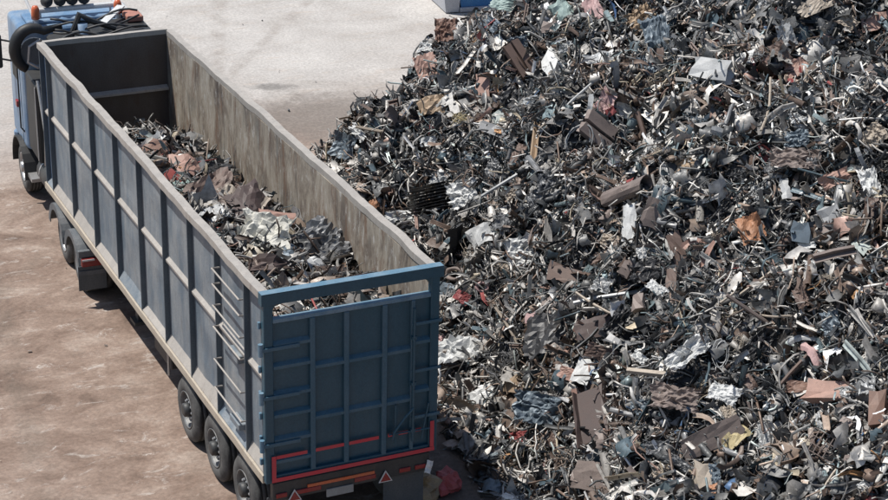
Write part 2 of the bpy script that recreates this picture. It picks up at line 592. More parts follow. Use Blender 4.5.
def make_trailer():
    T = empty('tipping_trailer', (0, 0, 0))
    tag(T, 'long high-sided blue tipping trailer with ribbed walls, loaded with scrap', 'trailer')
    # --- side walls
    for side in (0, 1):
        def X(a):
            return a if side == 0 else W - a
        wall = wavy_bar(0.0, L, min(X(0.105), X(0.118)), max(X(0.105), X(0.118)), 1.30, ZT - 0.10, 0.0, 1, 1).build('side_wall', M['inner'], T)
        for i in range(len(RIBS) - 1):
            ya, yb = RIBS[i + 1] + 0.016, RIBS[i] - 0.016
            mt = M['side_blue'] if i == 0 else M['side_paint']
            # upper and lower steel panel of the bay
            for (za, zb_) in ((2.785, ZT - 0.11), (1.31, 2.70)):
                xa, xb = sorted((X(0.088), X(0.102)))
                dented_sheet(xa, xb, ya + 0.002, yb - 0.002, za, zb_, i * 1.7 + za + side * 31, 0.014).build('panel', mt, wall)
            # mid rail: a sloped ledge that collects dust
            prof = [(X(0.103), 2.69), (X(0.045), 2.69), (X(0.040), 2.73), (X(0.103), 2.80)]
            MB().prism(prof, 'y', ya + 0.001, yb - 0.001).build('mid_rail', M['dusty_rail'], wall)
            # dust-covered sloped foot of the bay
            prof = [(X(0.103), 1.302), (X(0.012), 1.302), (X(0.012), 1.32), (X(0.1), 1.42 + 0.10 * ((i * 37) % 5) / 4)]
            MB().prism(prof, 'y', ya + 0.001, yb - 0.001).build('foot_slope', M['dusty_rail'] if (i * 7 + side) % 4 else M['side_paint'], wall)
        for i, y in enumerate(RIBS):
            xa, xb = sorted((X(0.004), X(0.1045)))
            box('rib', (xa, y - 0.016, 1.301), (xb, y + 0.016, ZT - 0.105), M['rib_paint'], wall, 0.004)
        xa, xb = sorted((X(-0.012), X(0.118)))
        wavy_bar(0.0, L, xa, xb, ZT - 0.10, ZT + 0.005, 0.026, 120, 3 + side * 5).build('top_rail', M['dusty_rail'], T)
        xa, xb = sorted((X(-0.02), X(0.12)))
        wavy_bar(0.02, L, xa, xb, ZB - 0.02, 1.30, 0.008, 60, 8 + side * 5).build('bottom_rail', M['tan_rail'], T)
    # --- front wall, floor
    front = dented_sheet(0, 1, 0, 1, 0, 1, 3, 0)
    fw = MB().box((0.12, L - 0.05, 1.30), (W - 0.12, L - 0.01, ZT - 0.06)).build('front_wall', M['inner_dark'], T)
    MB().prism([(L - 0.052, 2.84), (L - 0.17, 2.88), (L - 0.17, 2.92), (L - 0.052, 2.96)], 'x', 0.14, W - 0.14).build('ledge', M['dusty_rail'], fw)
    m = wavy_bar(0.10, W - 0.10, 0, 0.11, ZT - 0.08, ZT + 0.01, 0.014, 24, 20)
    m.v = [(y, L - 0.06 + x, z) for x, y, z in m.v]
    m.build('top_rail', M['dusty_rail'], fw)
    for xx in (0.5, 1.05, 1.55, 2.1):
        box('front_rib', (xx - 0.04, L - 0.012, 1.3), (xx + 0.04, L + 0.07, ZT - 0.1), M['side_blue'], fw)
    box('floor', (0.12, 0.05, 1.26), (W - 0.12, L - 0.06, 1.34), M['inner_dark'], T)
    # --- tailgate
    G = MB()
    gy0, gy1 = -0.035, 0.015
    gate = MB().box((0.10, gy0 + 0.02, ZB + 0.02), (W - 0.10, gy1, 3.60)).build('tailgate', M['gate_blue'], T)
    # outer frame: two posts, top beam with rounded opening corners, sill over the panel
    for sx in (0, 1):
        xa, xb = (0.0, 0.13) if sx == 0 else (W - 0.13, W + 0.0)
        box('post', (xa, -0.072, ZB), (xb, 0.04, ZT - 0.095), M['gate_blue'], gate, 0.01)
        # chamfered gusset in the corner of the opening
        c = 1 if sx == 0 else -1
        xi = 0.13 if sx == 0 else W - 0.13
        sz = 0.10 if sx == 0 else 0.12
        MB().prism([(xi - 0.001 * c, ZT - 0.13), (xi + sz * c, ZT - 0.13), (xi + 0.35 * sz * c, ZT - 0.13 - 0.35 * sz), (xi - 0.001 * c, ZT - 0.13 - sz)], 'y', -0.06, 0.03).build('corner_gusset', M['gate_blue'], gate)
    m = wavy_bar(-0.03, W + 0.05, 0, 0.13, ZT - 0.135, ZT + 0.02, 0.006, 24, 40)
    m.v = [(y, -0.085 + x, z) for x, y, z in m.v]
    m.build('top_beam', M['gate_blue'], gate)
    MB().box((-0.028, -0.088, ZT + 0.024), (W + 0.045, 0.043, ZT + 0.030)).build('worn_top_edge', M['gate_edge'], gate)
    box('sill', (0.13, -0.07, 3.60), (W - 0.13, 0.03, 3.665), M['gate_edge'], gate, 0.008)
    # vertical stiffeners and rails (depths differ by a few mm so faces never coincide)
    for x in (0.69, 1.18, 1.74):
        box('stiffener', (x - 0.036, -0.080, ZB + 0.10), (x + 0.036, gy0 + 0.021, 3.599), M['gate_rail'], gate, 0.008)
    box('stiffener', (2.13, -0.080, ZB + 0.10), (2.185, gy0 + 0.021, 3.599), M['gate_rail'], gate, 0.008)
    spans = [(0.131, 0.653), (0.727, 1.143), (1.217, 1.703), (1.777, 2.129), (2.186, W - 0.131)]
    for k, (a, b_) in enumerate(spans):
        zs = (3.27, 2.95, 2.53, 2.22, 1.84, 1.52) if k == 0 else ((2.86, 2.09) if k < 4 else (2.95, 2.2))
        for z in zs:
            MB().prism([(-0.014, z + 0.055), (-0.072, z + 0.015), (-0.072, z - 0.03), (-0.014, z - 0.035)], 'x', a, b_).build('cross_rail', M['gate_rail'], gate)
    # base beam
    box('base_beam', (0.131, -0.078, ZB + 0.005), (W - 0.131, gy0 + 0.022, ZB + 0.118), M['gate_blue'], gate, 0.006)
    MB().box((0.14, -0.096, ZB + 0.024), (W - 0.08, -0.0785, ZB + 0.036)).build('lower_lip', M['gate_edge'], gate)
    # hinge straps and knuckles
    for z in (3.24, 2.52, 1.80):
        box('hinge_strap', (-0.03, -0.098, z - 0.028), (0.50, -0.0805, z + 0.028), M['gate_rail'], gate, 0.006)
        MB().lathe([(z - 0.09, 0.034), (z + 0.09, 0.034)], 12, 'z', (-0.045, -0.06, 0)).build('hinge_knuckle', M['gate_edge'], gate)
        box('lock_strap', (2.13, -0.098, z - 0.024), (W + 0.03, -0.0805, z + 0.024), M['gate_rail'], gate, 0.006)
    MB().tube([(2.155, -0.12, 1.45), (2.155, -0.12, 3.50)], 0.019, 8).build('lock_rod', M['gate_blue'], gate)
    for z in (1.62, 2.35, 3.05):
        box('rod_bracket', (2.12, -0.135, z - 0.025), (2.19, -0.069, z + 0.025), M['gate_blue'], gate)
    MB().tube([(2.155, -0.14, 1.98), (2.02, -0.15, 1.86), (1.86, -0.15, 1.66), (1.84, -0.15, 1.56)], 0.018, 8).build('lock_handle', M['gate_blue'], gate)
    MB().tube([(1.90, -0.10, 2.06), (1.90, -0.10, 1.45)], 0.016, 8).build('handle_guide', M['gate_blue'], gate)
    MB().tube([(1.80, -0.11, 1.62), (2.42, -0.11, 1.60)], 0.014, 8).build('handle_guide', M['gate_blue'], gate)
    MB().tube([(2.40, -0.10, 2.0), (2.30, -0.10, 1.46)], 0.014, 8).build('handle_guide', M['gate_blue'], gate)
    # red outline tape: bottom, two ends, upper dashes between the stiffeners
    def tape(a, b_, y):
        MB().box((a[0], y, a[1]), (b_[0], y + 0.003, b_[1])).build('reflective_tape', M['red_tape'], gate)
    tape((0.10, 1.225), (2.50, 1.285), -0.1005)
    for (a, b_) in (((0.075, 1.225), (0.137, 1.63)), ((2.43, 1.29), (2.49, 1.70))):
        tape(a, b_, -0.1035)
    for (a, b_) in ((0.15, 0.60), (0.725, 1.14), (1.215, 1.66), (1.80, 1.88), (1.96, 2.10), (2.20, 2.30)):
        tape((a, 1.565), (b_, 1.615), -0.0765)
    # --- ladder on the left wall
    for z, ya, yb in ((3.62, 2.02, 0.95), (3.38, 1.98, 0.90), (3.05, 1.98, 0.86), (2.72, 1.96, 0.80), (2.21, 1.95, 0.78), (1.76, 1.93, 0.76)):
        y_a, y_b = 1.93, 0.78
        MB().tube([(0.07, y_a, z), (-0.045, y_a, z), (-0.05, (y_a + y_b) / 2, z + 0.006), (-0.045, y_b, z), (0.07, y_b, z)], 0.013, 8).build('ladder_rung', M['dusty_rail'], T)
    box('tool_bracket', (-0.03, 0.95, 2.56), (0.09, 1.35, 2.68), M['side_paint'], T, 0.01)
    box('tool_bracket', (-0.03, 0.95, 1.52), (0.09, 1.35, 1.62), M['side_paint'], T, 0.01)
    for z in (3.55, 3.22, 2.9, 2.53, 2.2, 1.85, 1.5):
        box('hinge_lug', (-0.035, 0.04, z - 0.05), (0.0, 0.085, z + 0.05), M['gate_edge'], T, 0.006)
    # --- chassis
    for xx in (0.72, 1.72):
        box('chassis_beam', (xx, 0.1, 0.82), (xx + 0.11, 11.6, 1.16), M['steel_dark'], T)
    for y in np.arange(0.8, 11.8, 0.85):
        box('cross_member', (0.14, float(y), 1.16), (W - 0.14, float(y) + 0.09, 1.259), M['steel_dark'], T)
    for i, y in enumerate((3.68, 2.36, 1.04)):
        MB().tube([(0.25, y, TYRE_R), (W - 0.25, y, TYRE_R)], 0.075, 10).build('axle', M['steel_dark'], T)
        for s in (-1, 1):
            make_wheel(T, (W / 2 + s * (W / 2 - 0.24), y, TYRE_R), outer=s, width=0.385, hub_out=0.03)
        for xx in (0.62, 1.83):
            MB().prism([(y - 0.5, 0.60), (y, 0.50), (y + 0.5, 0.60), (y + 0.5, 0.68), (y, 0.60), (y - 0.5, 0.68)], 'x', xx, xx + 0.1).build('leaf_spring', M['steel_dark'], T)
    for xx in (0.42, 2.03):
        box('landing_leg', (xx, 7.55, 0.28), (xx + 0.12, 7.70, 1.16), M['steel_dark'], T)
        box('landing_foot', (xx - 0.08, 7.48, 0.22), (xx + 0.2, 7.77, 0.279), M['steel_dark'], T)
    MB().tube([(0.1, 4.72, 1.18), (0.1, 4.72, 0.62)], 0.022, 8).build('spray_rod', M['alu'], T)
    box('side_box', (0.22, 5.0, 0.55), (0.62, 5.9, 1.1), M['steel_dark'], T, 0.02)
    # --- rear underrun, lamps, plate, triangles, mud flaps
    under = box('rear_bumper', (0.10, -0.06, 0.90), (W - 0.10, 0.06, 1.185), M['steel_dark'], T, 0.01)
    strip = box('marker_strip', (0.60, -0.080, 1.03), (1.60, -0.064, 1.075), M['orange_plastic'], under)
    for (a, b_) in ((0.40, 0.80), (1.30, 1.62), (1.98, 2.15), (2.22, 2.38), (0.14, 0.30)):
        box('rear_lamp', (a, -0.085, 0.955), (b_, -0.062, 1.022), M['red_plastic'], under, 0.006)
    box('number_plate', (0.88, -0.082, 0.815), (1.28, -0.066, 0.935), M['plate'], under)
    for x in (0.40, 1.76):
        r_ = 0.105
        tri = [(x - r_, 0.875), (x + r_, 0.875), (x, 0.875 + 1.73 * r_)]
        k = 0.76
        cz = 0.875 + 0.577 * r_
        tr = MB().prism(tri, 'y', -0.100, -0.0885).build('warning_triangle', M['white_metal'], under)
        MB().prism([(x + (p[0] - x) * k, cz + (p[1] - cz) * k) for p in tri], 'y', -0.104, -0.1005).build('triangle_field', M['red_plastic'], tr)
    for (a, b_) in ((0.06, 0.50), (1.80, 2.42)):
        box('mud_flap', (a, 0.07, 0.28), (b_, 0.085, 0.90), M['flap'], T)
    for x0 in (0.11, 2.19):
        pass
    return T


trailer = make_trailer()

# ------------------------------------------------------------------ truck tractor
def rounded_cab(x0, x1, y0, y1, z0, z1, r, seg=4, slope=0.0):
    """box with rounded vertical and top edges (open shape like a truck cab)"""
    bm = bmesh.new()
    bmesh.ops.create_cube(bm, size=1.0)
    for v in bm.verts:
        v.co = ((x0 if v.co.x < 0 else x1), (y0 if v.co.y < 0 else y1), (z0 if v.co.z < 0 else z1))
        if v.co.z == z1 and v.co.y == y1:
            v.co.y -= slope
    es = [e for e in bm.edges if not (e.verts[0].co.z == z0 and e.verts[1].co.z == z0)]
    bmesh.ops.bevel(bm, geom=es, offset=r, segments=seg, affect='EDGES', profile=0.5)
    bm.verts.index_update()
    m = MB().add([tuple(v.co) for v in bm.verts], [[v.index for v in f.verts] for f in bm.faces])
    bm.free()
    return m


def make_tractor():
    K = empty('truck_tractor', (0, 0, 0))
    tag(K, 'blue truck tractor with roof spotlights and orange beacons pulling the trailer', 'truck')
    x0, x1 = 0.06, 2.46
    cab = rounded_cab(x0, x1, 14.42, 15.85, 1.05, 3.58, 0.11, 4, 0.25).build('cab', M['cab_blue'], K, smooth=False)
    rounded_cab(x0 + 0.18, x1 - 0.18, 14.6, 15.3, 3.575, 3.66, 0.05, 3, 0.1).build('roof_hatch_panel', M['cab_blue'], cab)
    box('rear_window', (0.55, 14.405, 2.45), (1.97, 14.419, 3.15), M['black'], cab)
    box('side_window', (x0 - 0.008, 14.95, 2.35), (x0 + 0.001, 15.50, 3.05), M['black'], cab)
    box('door_seam', (x0 - 0.006, 14.75, 1.15), (x0 + 0.001, 14.77, 3.2), M['black'], cab)
    # roof lamp bar with four round lamps
    bar = MB().tube([(0.42, 14.82, 3.80), (2.10, 14.82, 3.80)], 0.055, 10).build('roof_lamp_bar', M['white_metal'], K)
    for xx in (0.55, 1.95):
        MB().tube([(xx, 14.82, 3.80), (xx, 14.82, 3.58)], 0.022, 8).build('bar_foot', M['white_metal'], bar)
    for xx in (0.70, 0.96, 1.20, 1.44):
        lamp = MB().lathe([(14.90, 0.12), (14.86, 0.125), (14.80, 0.11), (14.74, 0.07), (14.71, 0.03)], 18, 'y', (xx, 0, 3.97)).build('spotlight', M['black'], K, smooth=True)
        MB().tube([(xx, 14.82, 3.86), (xx, 14.82, 3.81)], 0.018, 6).build('lamp_foot', M['black'], lamp)
    for (xx, yy) in ((0.42, 14.62), (2.04, 14.55)):
        bc = MB().lathe([(3.70, 0.085), (3.78, 0.085), (3.90, 0.078), (3.96, 0.05), (3.97, 0.01)], 16, 'z', (xx, yy, 0)).build('beacon', M['orange_plastic'], K, smooth=True)
        MB().lathe([(3.575, 0.05), (3.70, 0.06)], 12, 'z', (xx, yy, 0)).build('beacon_base', M['white_metal'], bc)
    MB().tube([(0.30, 14.95, 4.02), (0.42, 14.55, 3.62)], 0.03, 8).build('horn_tube', M['white_metal'], K)
    # pale tilted panels and a rust-pink box behind the right beacon
    mb = MB().box((-0.08, -0.45, 0), (0.08, 0.45, 0.03))
    o = mb.build('deflector_strut', M['white_metal'], K)
    o.location = (1.80, 14.05, 3.80)
    o.rotation_euler = (R(8), 0, R(-38))
    o = MB().box((-0.07, -0.35, 0), (0.07, 0.35, 0.03)).build('deflector_strut', M['white_metal'], K)
    o.location = (2.12, 14.75, 3.80)
    o.rotation_euler = (R(18), 0, R(20))
    o = box('battery_cover', (2.10, 14.0, 3.64), (2.42, 14.5, 3.76), piece_mat('rust_pink_paint', (0.42, 0.19, 0.14), 0, 0.6, 0.4), K, 0.02)
    # black A-shaped hose support behind the cab
    MB().tube([(0.75, 13.55, 3.3), (0.92, 13.55, 3.70), (1.06, 13.55, 4.02), (1.28, 13.55, 3.88), (1.75, 13.55, 3.68)], [0.05, 0.06, 0.075, 0.06, 0.05], 8).build('hose_support', M['black'], K)
    MB().tube([(1.10, 13.50, 3.2), (1.10, 13.50, 3.86)], 0.10, 10).build('filter_canister', M['cab_blue'], K, smooth=True)
    for k in range(5):
        pts = []
        for i in range(12):
            a = i / 11
            pts.append((0.55 + 1.75 * a, 13.05 + 0.14 * math.sin(5 * a + k) + 0.22 * k, 3.70 + 0.09 * math.sin(7 * a + 2 * k) + 0.03 * k))
        MB().tube(pts, 0.022, 6).build('air_hose', M['black'] if k % 2 else M['steel_dark'], K, smooth=True)
    box('hose_tray', (1.3, 13.2, 3.56), (2.45, 14.4, 3.63), M['black'], K, 0.02)
    box('air_cleaner', (0.55, 13.5, 1.3), (1.2, 14.38, 3.45), M['black'], K, 0.05)
    box('tool_cabinet', (0.10, 13.35, 1.15), (0.5, 14.38, 2.75), M['black'], K, 0.03)
    box('cabinet_edge', (0.08, 13.37, 1.2), (0.098, 13.41, 2.7), M['alu'], K)
    # big curved black intake duct at the left rear of the cab
    pts = []
    for i in range(16):
        a = R(55 + 190 * i / 15)
        pts.append((0.18 + 0.36 * math.cos(a), 13.75, 3.36 + 0.42 * math.sin(a)))
    pts = [(0.75, 13.78, 3.76)] + pts
    MB().tube(pts, [0.06] + [0.085 + 0.035 * math.sin(math.pi * i / 15) for i in range(16)], 12).build('intake_duct', M['black'], K, smooth=True)
    o = MB().lathe([(-0.03, 0.27), (0.03, 0.27), (0.04, 0.24)], 24, 'y', (0, 0, 0)).build('intake_shroud', M['guard'], K, smooth=False)
    o.location = (0.20, 13.80, 3.30)
    MB().tube([(0.30, 13.62, 3.58), (0.08, 13.62, 3.46), (0.04, 13.62, 3.15), (0.24, 13.62, 3.02)], 0.03, 8).build('intake_bracket', M['alu'], K)
    # mirrors and grab rails left of the cab
    for z in (3.05, 2.65):
        MB().tube([(x0 + 0.02, 15.35, z), (-0.22, 15.45, z + 0.06)], 0.02, 8).build('mirror_arm', M['black'], K)
    box('mirror', (-0.33, 15.42, 2.5), (-0.14, 15.54, 3.2), M['black'], K, 0.03)
    MB().tube([(x0 + 0.005, 14.6, 1.4), (x0 - 0.07, 14.6, 1.5), (x0 - 0.07, 14.6, 2.9), (x0 + 0.005, 14.6, 3.0)], 0.016, 8).build('grab_rail', M['black'], K)
    box('side_lamp', (x0 - 0.06, 14.98, 1.80), (x0 - 0.001, 15.14, 1.93), M['red_plastic'], K, 0.01)
    # frame, tanks, struts
    for xx in (0.82, 1.58):
        box('frame_rail', (xx, 9.0, 0.72), (xx + 0.09, 15.6, 0.98), M['steel_dark'], K)
    box('fifth_wheel', (0.75, 10.0, 0.985), (1.75, 10.95, 1.12), M['steel_dark'], K, 0.03)
    tank = MB().tube([(0.40, 12.55, 0.88), (0.40, 13.75, 0.88)], 0.31, 20).build('fuel_tank', M['steel_dark'], K, smooth=True)
    for y in (12.8, 13.5):
        MB().lathe([(y - 0.03, 0.318), (y + 0.03, 0.318)], 20, 'y', (0.40, 0, 0.88)).build('tank_strap', M['alu'], tank)
    box('step', (0.02, 13.95, 0.55), (0.35, 14.35, 0.62), M['alu'], K)
    box('catwalk', (0.3, 12.3, 1.23), (2.2, 13.2, 1.26), M['alu'], K)
    MB().tube([(0.16, 12.55, 1.2), (0.12, 13.2, 2.9)], 0.032, 8).build('cab_strut', M['alu'], K)
    MB().tube([(0.16, 13.1, 1.2), (0.14, 12.8, 2.2)], 0.025, 8).build('cab_strut', M['alu'], K)
    MB().tube([(2.3, 13.05, 1.2), (2.3, 13.05, 3.5)], 0.085, 14).build('exhaust_stack', M['alu'], K, smooth=True)
    # wheels and mudguards
    for s in (-1, 1):
        wx = W / 2 + s * (W / 2 - 0.22)
        make_wheel(K, (wx, 15.0, TYRE_R), outer=s, width=0.36, hub_out=0.02, rim_mat='alu')
        arc = []
        for i in range(13):
            a = R(-5 + 190 * i / 12)
            arc.append((15.0 + 0.66 * math.cos(a), TYRE_R + 0.66 * math.sin(a)))
        inner = [(15.0 + (p[0] - 15.0) * 0.95, TYRE_R + (p[1] - TYRE_R) * 0.95) for p in arc]
        MB().prism(arc + inner[::-1], 'x', wx - 0.26, wx + 0.24).build('wheel_arch', M['black'], K)
        for y in (11.12, 9.76):
            make_wheel(K, (wx + s * -0.10 + (0.0), y, TYRE_R), outer=s, width=0.58, hub_out=-0.06, rim_mat='alu')
            arc = []
            for i in range(15):
                a = R(8 + 160 * i / 14)
                rr = 0.64
                arc.append((y + rr * math.cos(a + R(4)), TYRE_R + rr * math.sin(a + R(4)) * (1.0)))
            inner = [(y + (p[0] - y) * 0.955, TYRE_R + (p[1] - TYRE_R) * 0.955) for p in arc]
            mg = MB().prism(arc + inner[::-1], 'x', wx - 0.30, wx + 0.30).build('mudguard', M['guard'], K)
            low = [(y + (p[0] - y) * 0.80, TYRE_R + (p[1] - TYRE_R) * 0.80) for p in arc]
            MB().prism(arc + low[::-1], 'x', wx + s * 0.302, wx + s * 0.318).build('guard_skirt', M['guard'], mg)
    for y in (11.12, 9.76):
        MB().tube([(0.4, y, TYRE_R), (W - 0.4, y, TYRE_R)], 0.11, 10).build('axle', M['steel_dark'], K)
    # rear lamps and flap behind the last mudguard
    for s in (-1, 1):
        cx = W / 2 + s * (W / 2 - 0.10)
        lb = box('lamp_bracket', (cx - 0.22, 9.02, 0.93), (cx + 0.24, 9.10, 1.06), M['guard'], K, 0.01)
        tl = box('tail_lamp', (cx - 0.18, 8.965, 0.77), (cx + 0.22, 9.06, 0.925), M['red_plastic'], K, 0.015)
        box('lamp_lens', (cx - 0.17, 8.955, 0.885), (cx + 0.05, 8.9645, 0.915), M['white_metal'], tl)
        box('mud_flap', (cx - 0.24, 9.03, 0.30), (cx + 0.26, 9.05, 0.765), M['flap'], K)
        box('flap_strip', (cx - 0.22, 9.008, 0.60), (cx + 0.24, 9.028, 0.68), M['guard'], K)
    box('front_bumper', (0.06, 15.76, 0.45), (2.46, 15.95, 1.04), M['cab_blue'], K, 0.05)
    box('windscreen', (0.22, 15.742, 2.2), (2.30, 15.751, 2.3), M['black'], K)
    pin, yaw = Vector((1.27, 10.5, 0)), R(-2.4)          # the tractor stands slightly turned on its kingpin
    K.location = pin - Matrix.Rotation(yaw, 3, 'Z') @ pin
    K.rotation_euler = (0, 0, yaw)
    return K


tractor = make_tractor()

# ------------------------------------------------------------------ blue skip behind the heap
def make_skip():
    S = empty('skip_container', (13.75, 23.9, 0))
    tag(S, 'bright blue steel skip with pale grey end behind the heap', 'skip')
    MB().prism([(0.5, 0.135), (4.6, 0.135), (5.0, 1.75), (0.15, 1.75)], 'y', 0.0, 2.0).build('body', M['skip_blue'], S)
    MB().prism([(0.05, 0.02), (0.42, 0.02), (0.48, 0.9), (0.12, 1.74), (-0.15, 1.74)], 'y', -0.06, 2.06).build('end_panel', M['skip_grey'], S)
    box('base_frame', (0.45, -0.08, 0.0), (4.7, 2.08, 0.13), M['skip_grey'], S, 0.02)
    box('rim', (0.1, -0.07, 1.755), (5.05, 2.07, 1.86), M['skip_blue'], S, 0.02)
    for x in (1.4, 2.4, 3.4):
        MB().prism([(x, 0.32), (x + 0.1, 0.32), (x + 0.1, 1.74), (x, 1.74)], 'y', -0.05, -0.001).build('rib', M['skip_blue'], S)
    S.rotation_euler = (0, 0, R(-8))


make_skip()

# ------------------------------------------------------------------ heap surface
POLY = np.array([(3.9, -7), (3.85, -2), (3.95, 0.5), (4.2, 3), (4.6, 7), (5.0, 10.5), (5.7, 13.2), (7.3, 15.1), (9.5, 17.0), (12.3, 19.3),
                 (15.6, 21.0), (22, 22), (28, 14), (28, -20), (8, -20), (4.5, -14)], float)


def poly_dist(P):
    x, y = P[:, 0], P[:, 1]
    d = np.full(len(P), 1e9)
    ins = np.zeros(len(P), bool)
    for i in range(len(POLY)):
        a = POLY[i]
        b = POLY[(i + 1) % len(POLY)]
        e = b - a
        q = P - a
        s = np.clip((q @ e) / (e @ e), 0, 1)
        d = np.minimum(d, np.hypot(*(q - s[:, None] * e).T))
        c = ((a[1] <= y) != (b[1] <= y))
        xi = a[0] + (y - a[1]) / (b[1] - a[1] + 1e-12) * (b[0] - a[0])
        ins ^= c & (x < xi)
    return np.where(ins, d, -d)


def value_noise(P, seed, scale):
    r = np.random.default_rng(seed)
    N = 128
    grid = r.random((N, N)) * 2 - 1
    q = P * scale + 500.37
    i = np.floor(q).astype(int)
    f = q - i
    f = f * f * (3 - 2 * f)
    a = grid[i[:, 0] % N, i[:, 1] % N]
    b = grid[(i[:, 0] + 1) % N, i[:, 1] % N]
    c = grid[i[:, 0] % N, (i[:, 1] + 1) % N]
    d = grid[(i[:, 0] + 1) % N, (i[:, 1] + 1) % N]
    return (a * (1 - f[:, 0]) + b * f[:, 0]) * (1 - f[:, 1]) + (c * (1 - f[:, 0]) + d * f[:, 0]) * f[:, 1]


def heap_z(P):
    P = np.asarray(P, float)
    d0 = poly_dist(P)
    d = d0 + 0.45 * value_noise(P, 1, 0.6) + 0.25 * value_noise(P, 2, 1.5)
    d = np.clip(d, 0, None)
    z = 8.5 * (1 - np.exp(-1.15 * d / 8.5)) * np.clip(d / 0.9, 0, 1) ** 0.6
    k = np.clip(d / 1.2, 0, 1)
    z = z + k * (0.55 * value_noise(P, 3, 0.55) + 0.36 * value_noise(P, 4, 1.25) + 0.22 * value_noise(P, 5, 2.7))
    return np.maximum(z, 0) * (d0 > -0.6)


def load_z(P):
    P = np.asarray(P, float)
    x, y = P[:, 0], P[:, 1]
    yk = [0.0, 0.6, 1.5, 3.0, 5.5, 8.0, 9.6, 10.5, 11.2, 12]
    zr = [2.75, 2.80, 2.85, 2.80, 2.55, 2.32, 2.35, 2.15, 1.75, 1.6]
    zl = [2.9, 3.05, 3.30, 3.30, 3.20, 3.05, 2.95, 2.55, 1.85, 1.6]
    a = np.interp(y, yk, zr)
    b = np.interp(y, yk, zl)
    u = np.clip((x - 0.12) / 2.31, 0, 1)
    z = b + (a - b) * u + 0.18 * np.sin(math.pi * u)
    return z + 0.13 * value_noise(P, 11, 1.4) + 0.08 * value_noise(P, 12, 3.1)


def surf_normal(fn, P, e=0.12):
    dx = (fn(P + [e, 0]) - fn(P - [e, 0])) / (2 * e)
    dy = (fn(P + [0, e]) - fn(P - [0, e])) / (2 * e)
    n = np.stack([-dx, -dy, np.ones(len(P))], 1)
    return n / np.linalg.norm(n, axis=1, keepdims=True)


def hit(fn, px, py, box_=None):
    """first point of the ray through a pixel of the photograph that touches the heap (or the load)"""
    d = ray(px, py)
    ts = np.linspace(14, 75, 6000)
    P = CP + ts[:, None] * d
    z = fn(P[:, :2])
    ok = P[:, 2] <= z
    if box_ is not None:
        ok &= (P[:, 0] > box_[0]) & (P[:, 0] < box_[1]) & (P[:, 1] > box_[2]) & (P[:, 1] < box_[3])
    i = int(np.argmax(ok)) if ok.any() else int(np.argmin(np.abs(P[:, 2])))
    return P[i]


# ------------------------------------------------------------------ scrap piece templates (vertices, faces)
def t_sheet(r, nx=4, ny=4, amp=0.16, curl=0.0, thick=0.0, torn=0.12):
    """crumpled, torn sheet; unit size about 1 x 1"""
    xs = np.linspace(-0.5, 0.5, nx + 1)
    ys = np.linspace(-0.5, 0.5, ny + 1)
    X, Y = np.meshgrid(xs, ys)
    P = np.stack([X.ravel(), Y.ravel(), np.zeros(X.size)], 1)
    edge = (np.abs(P[:, 0]) > 0.49) | (np.abs(P[:, 1]) > 0.49)
    P[:, :2] += r.normal(0, 0.14 / max(nx, ny), (len(P), 2))
    P[edge, :2] *= 1 + r.normal(0, torn, (edge.sum(), 1))
    for _ in range(4):            # folds along random lines
        a = r.random() * math.tau
        nrm = np.array([math.cos(a), math.sin(a)])
        s = P[:, :2] @ nrm - r.normal(0, 0.2)
        P[:, 2] += amp * r.choice([-1, 1]) * np.abs(s) * r.random() * 2
    P[:, 2] += r.normal(0, amp * (0.35 if nx < 10 else 0.10), len(P))
    if curl:
        a = P[:, 0] * curl
        zz = P[:, 2].copy()
        rr = 1.0 / curl + zz
        P[:, 0] = rr * np.sin(a)
        P[:, 2] = rr * np.cos(a) - 1.0 / curl
    P[:, 2] -= P[:, 2].mean()
    F = []
    W_ = nx + 1
    for j in range(ny):
        for i in range(nx):
            if thick == 0 and r.random() < 0.06:
                continue
            a = j * W_ + i
            F.append((a, a + 1, a + W_ + 1, a + W_))
    if thick:
        n = len(P)
        P = np.concatenate([P, P - [0, 0, thick]])
        F2 = [tuple(i + n for i in f[::-1]) for f in F]
        rim = list(range(W_)) + [j * W_ + nx for j in range(1, ny + 1)] + [ny * W_ + i for i in range(nx - 1, -1, -1)] + [j * W_ for j in range(ny - 1, 0, -1)]
        F3 = [(rim[k], rim[(k + 1) % len(rim)], rim[(k + 1) % len(rim)] + n, rim[k] + n) for k in range(len(rim))]
        F = F + F2 + F3
    return P, F


def t_path(r, n, wiggle, bend):
    d = np.array([1.0, 0, 0])
    p = np.zeros(3)
    pts = [p.copy()]
    ax = r.normal(0, 1, 3)
    ax /= np.linalg.norm(ax)
    for _ in range(n):
        d = d + np.cross(ax, d) * bend / n + r.normal(0, wiggle, 3)
        d /= np.linalg.norm(d)
        p = p + d / n
        pts.append(p.copy())
    P = np.array(pts)
    return P - P.mean(0)


def t_tube(r, n=7, rad=0.03, wiggle=0.25, bend=1.5, k=3, pts=None):
    C = t_path(r, n, wiggle, bend) if pts is None else pts
    V, F = [], []
    up = np.array([0.1, 0.2, 1.0])
    m = len(C)
    for i in range(m):
        d = C[min(i + 1, m - 1)] - C[max(i - 1, 0)]
        d = d / (np.linalg.norm(d) + 1e-9)
        u = np.cross(d, up)
        u /= np.linalg.norm(u) + 1e-9
        up = np.cross(u, d)
        for j in range(k):
            a = math.tau * j / k
            V.append(C[i] + rad * (u * math.cos(a) + up * math.sin(a)))
    for i in range(m - 1):
        for j in range(k):
            j2 = (j + 1) % k
            F.append((i * k + j, i * k + j2, (i + 1) * k + j2, (i + 1) * k + j))
    F.append(tuple(range(k))[::-1])
    F.append(tuple((m - 1) * k + j for j in range(k)))
    return np.array(V), F


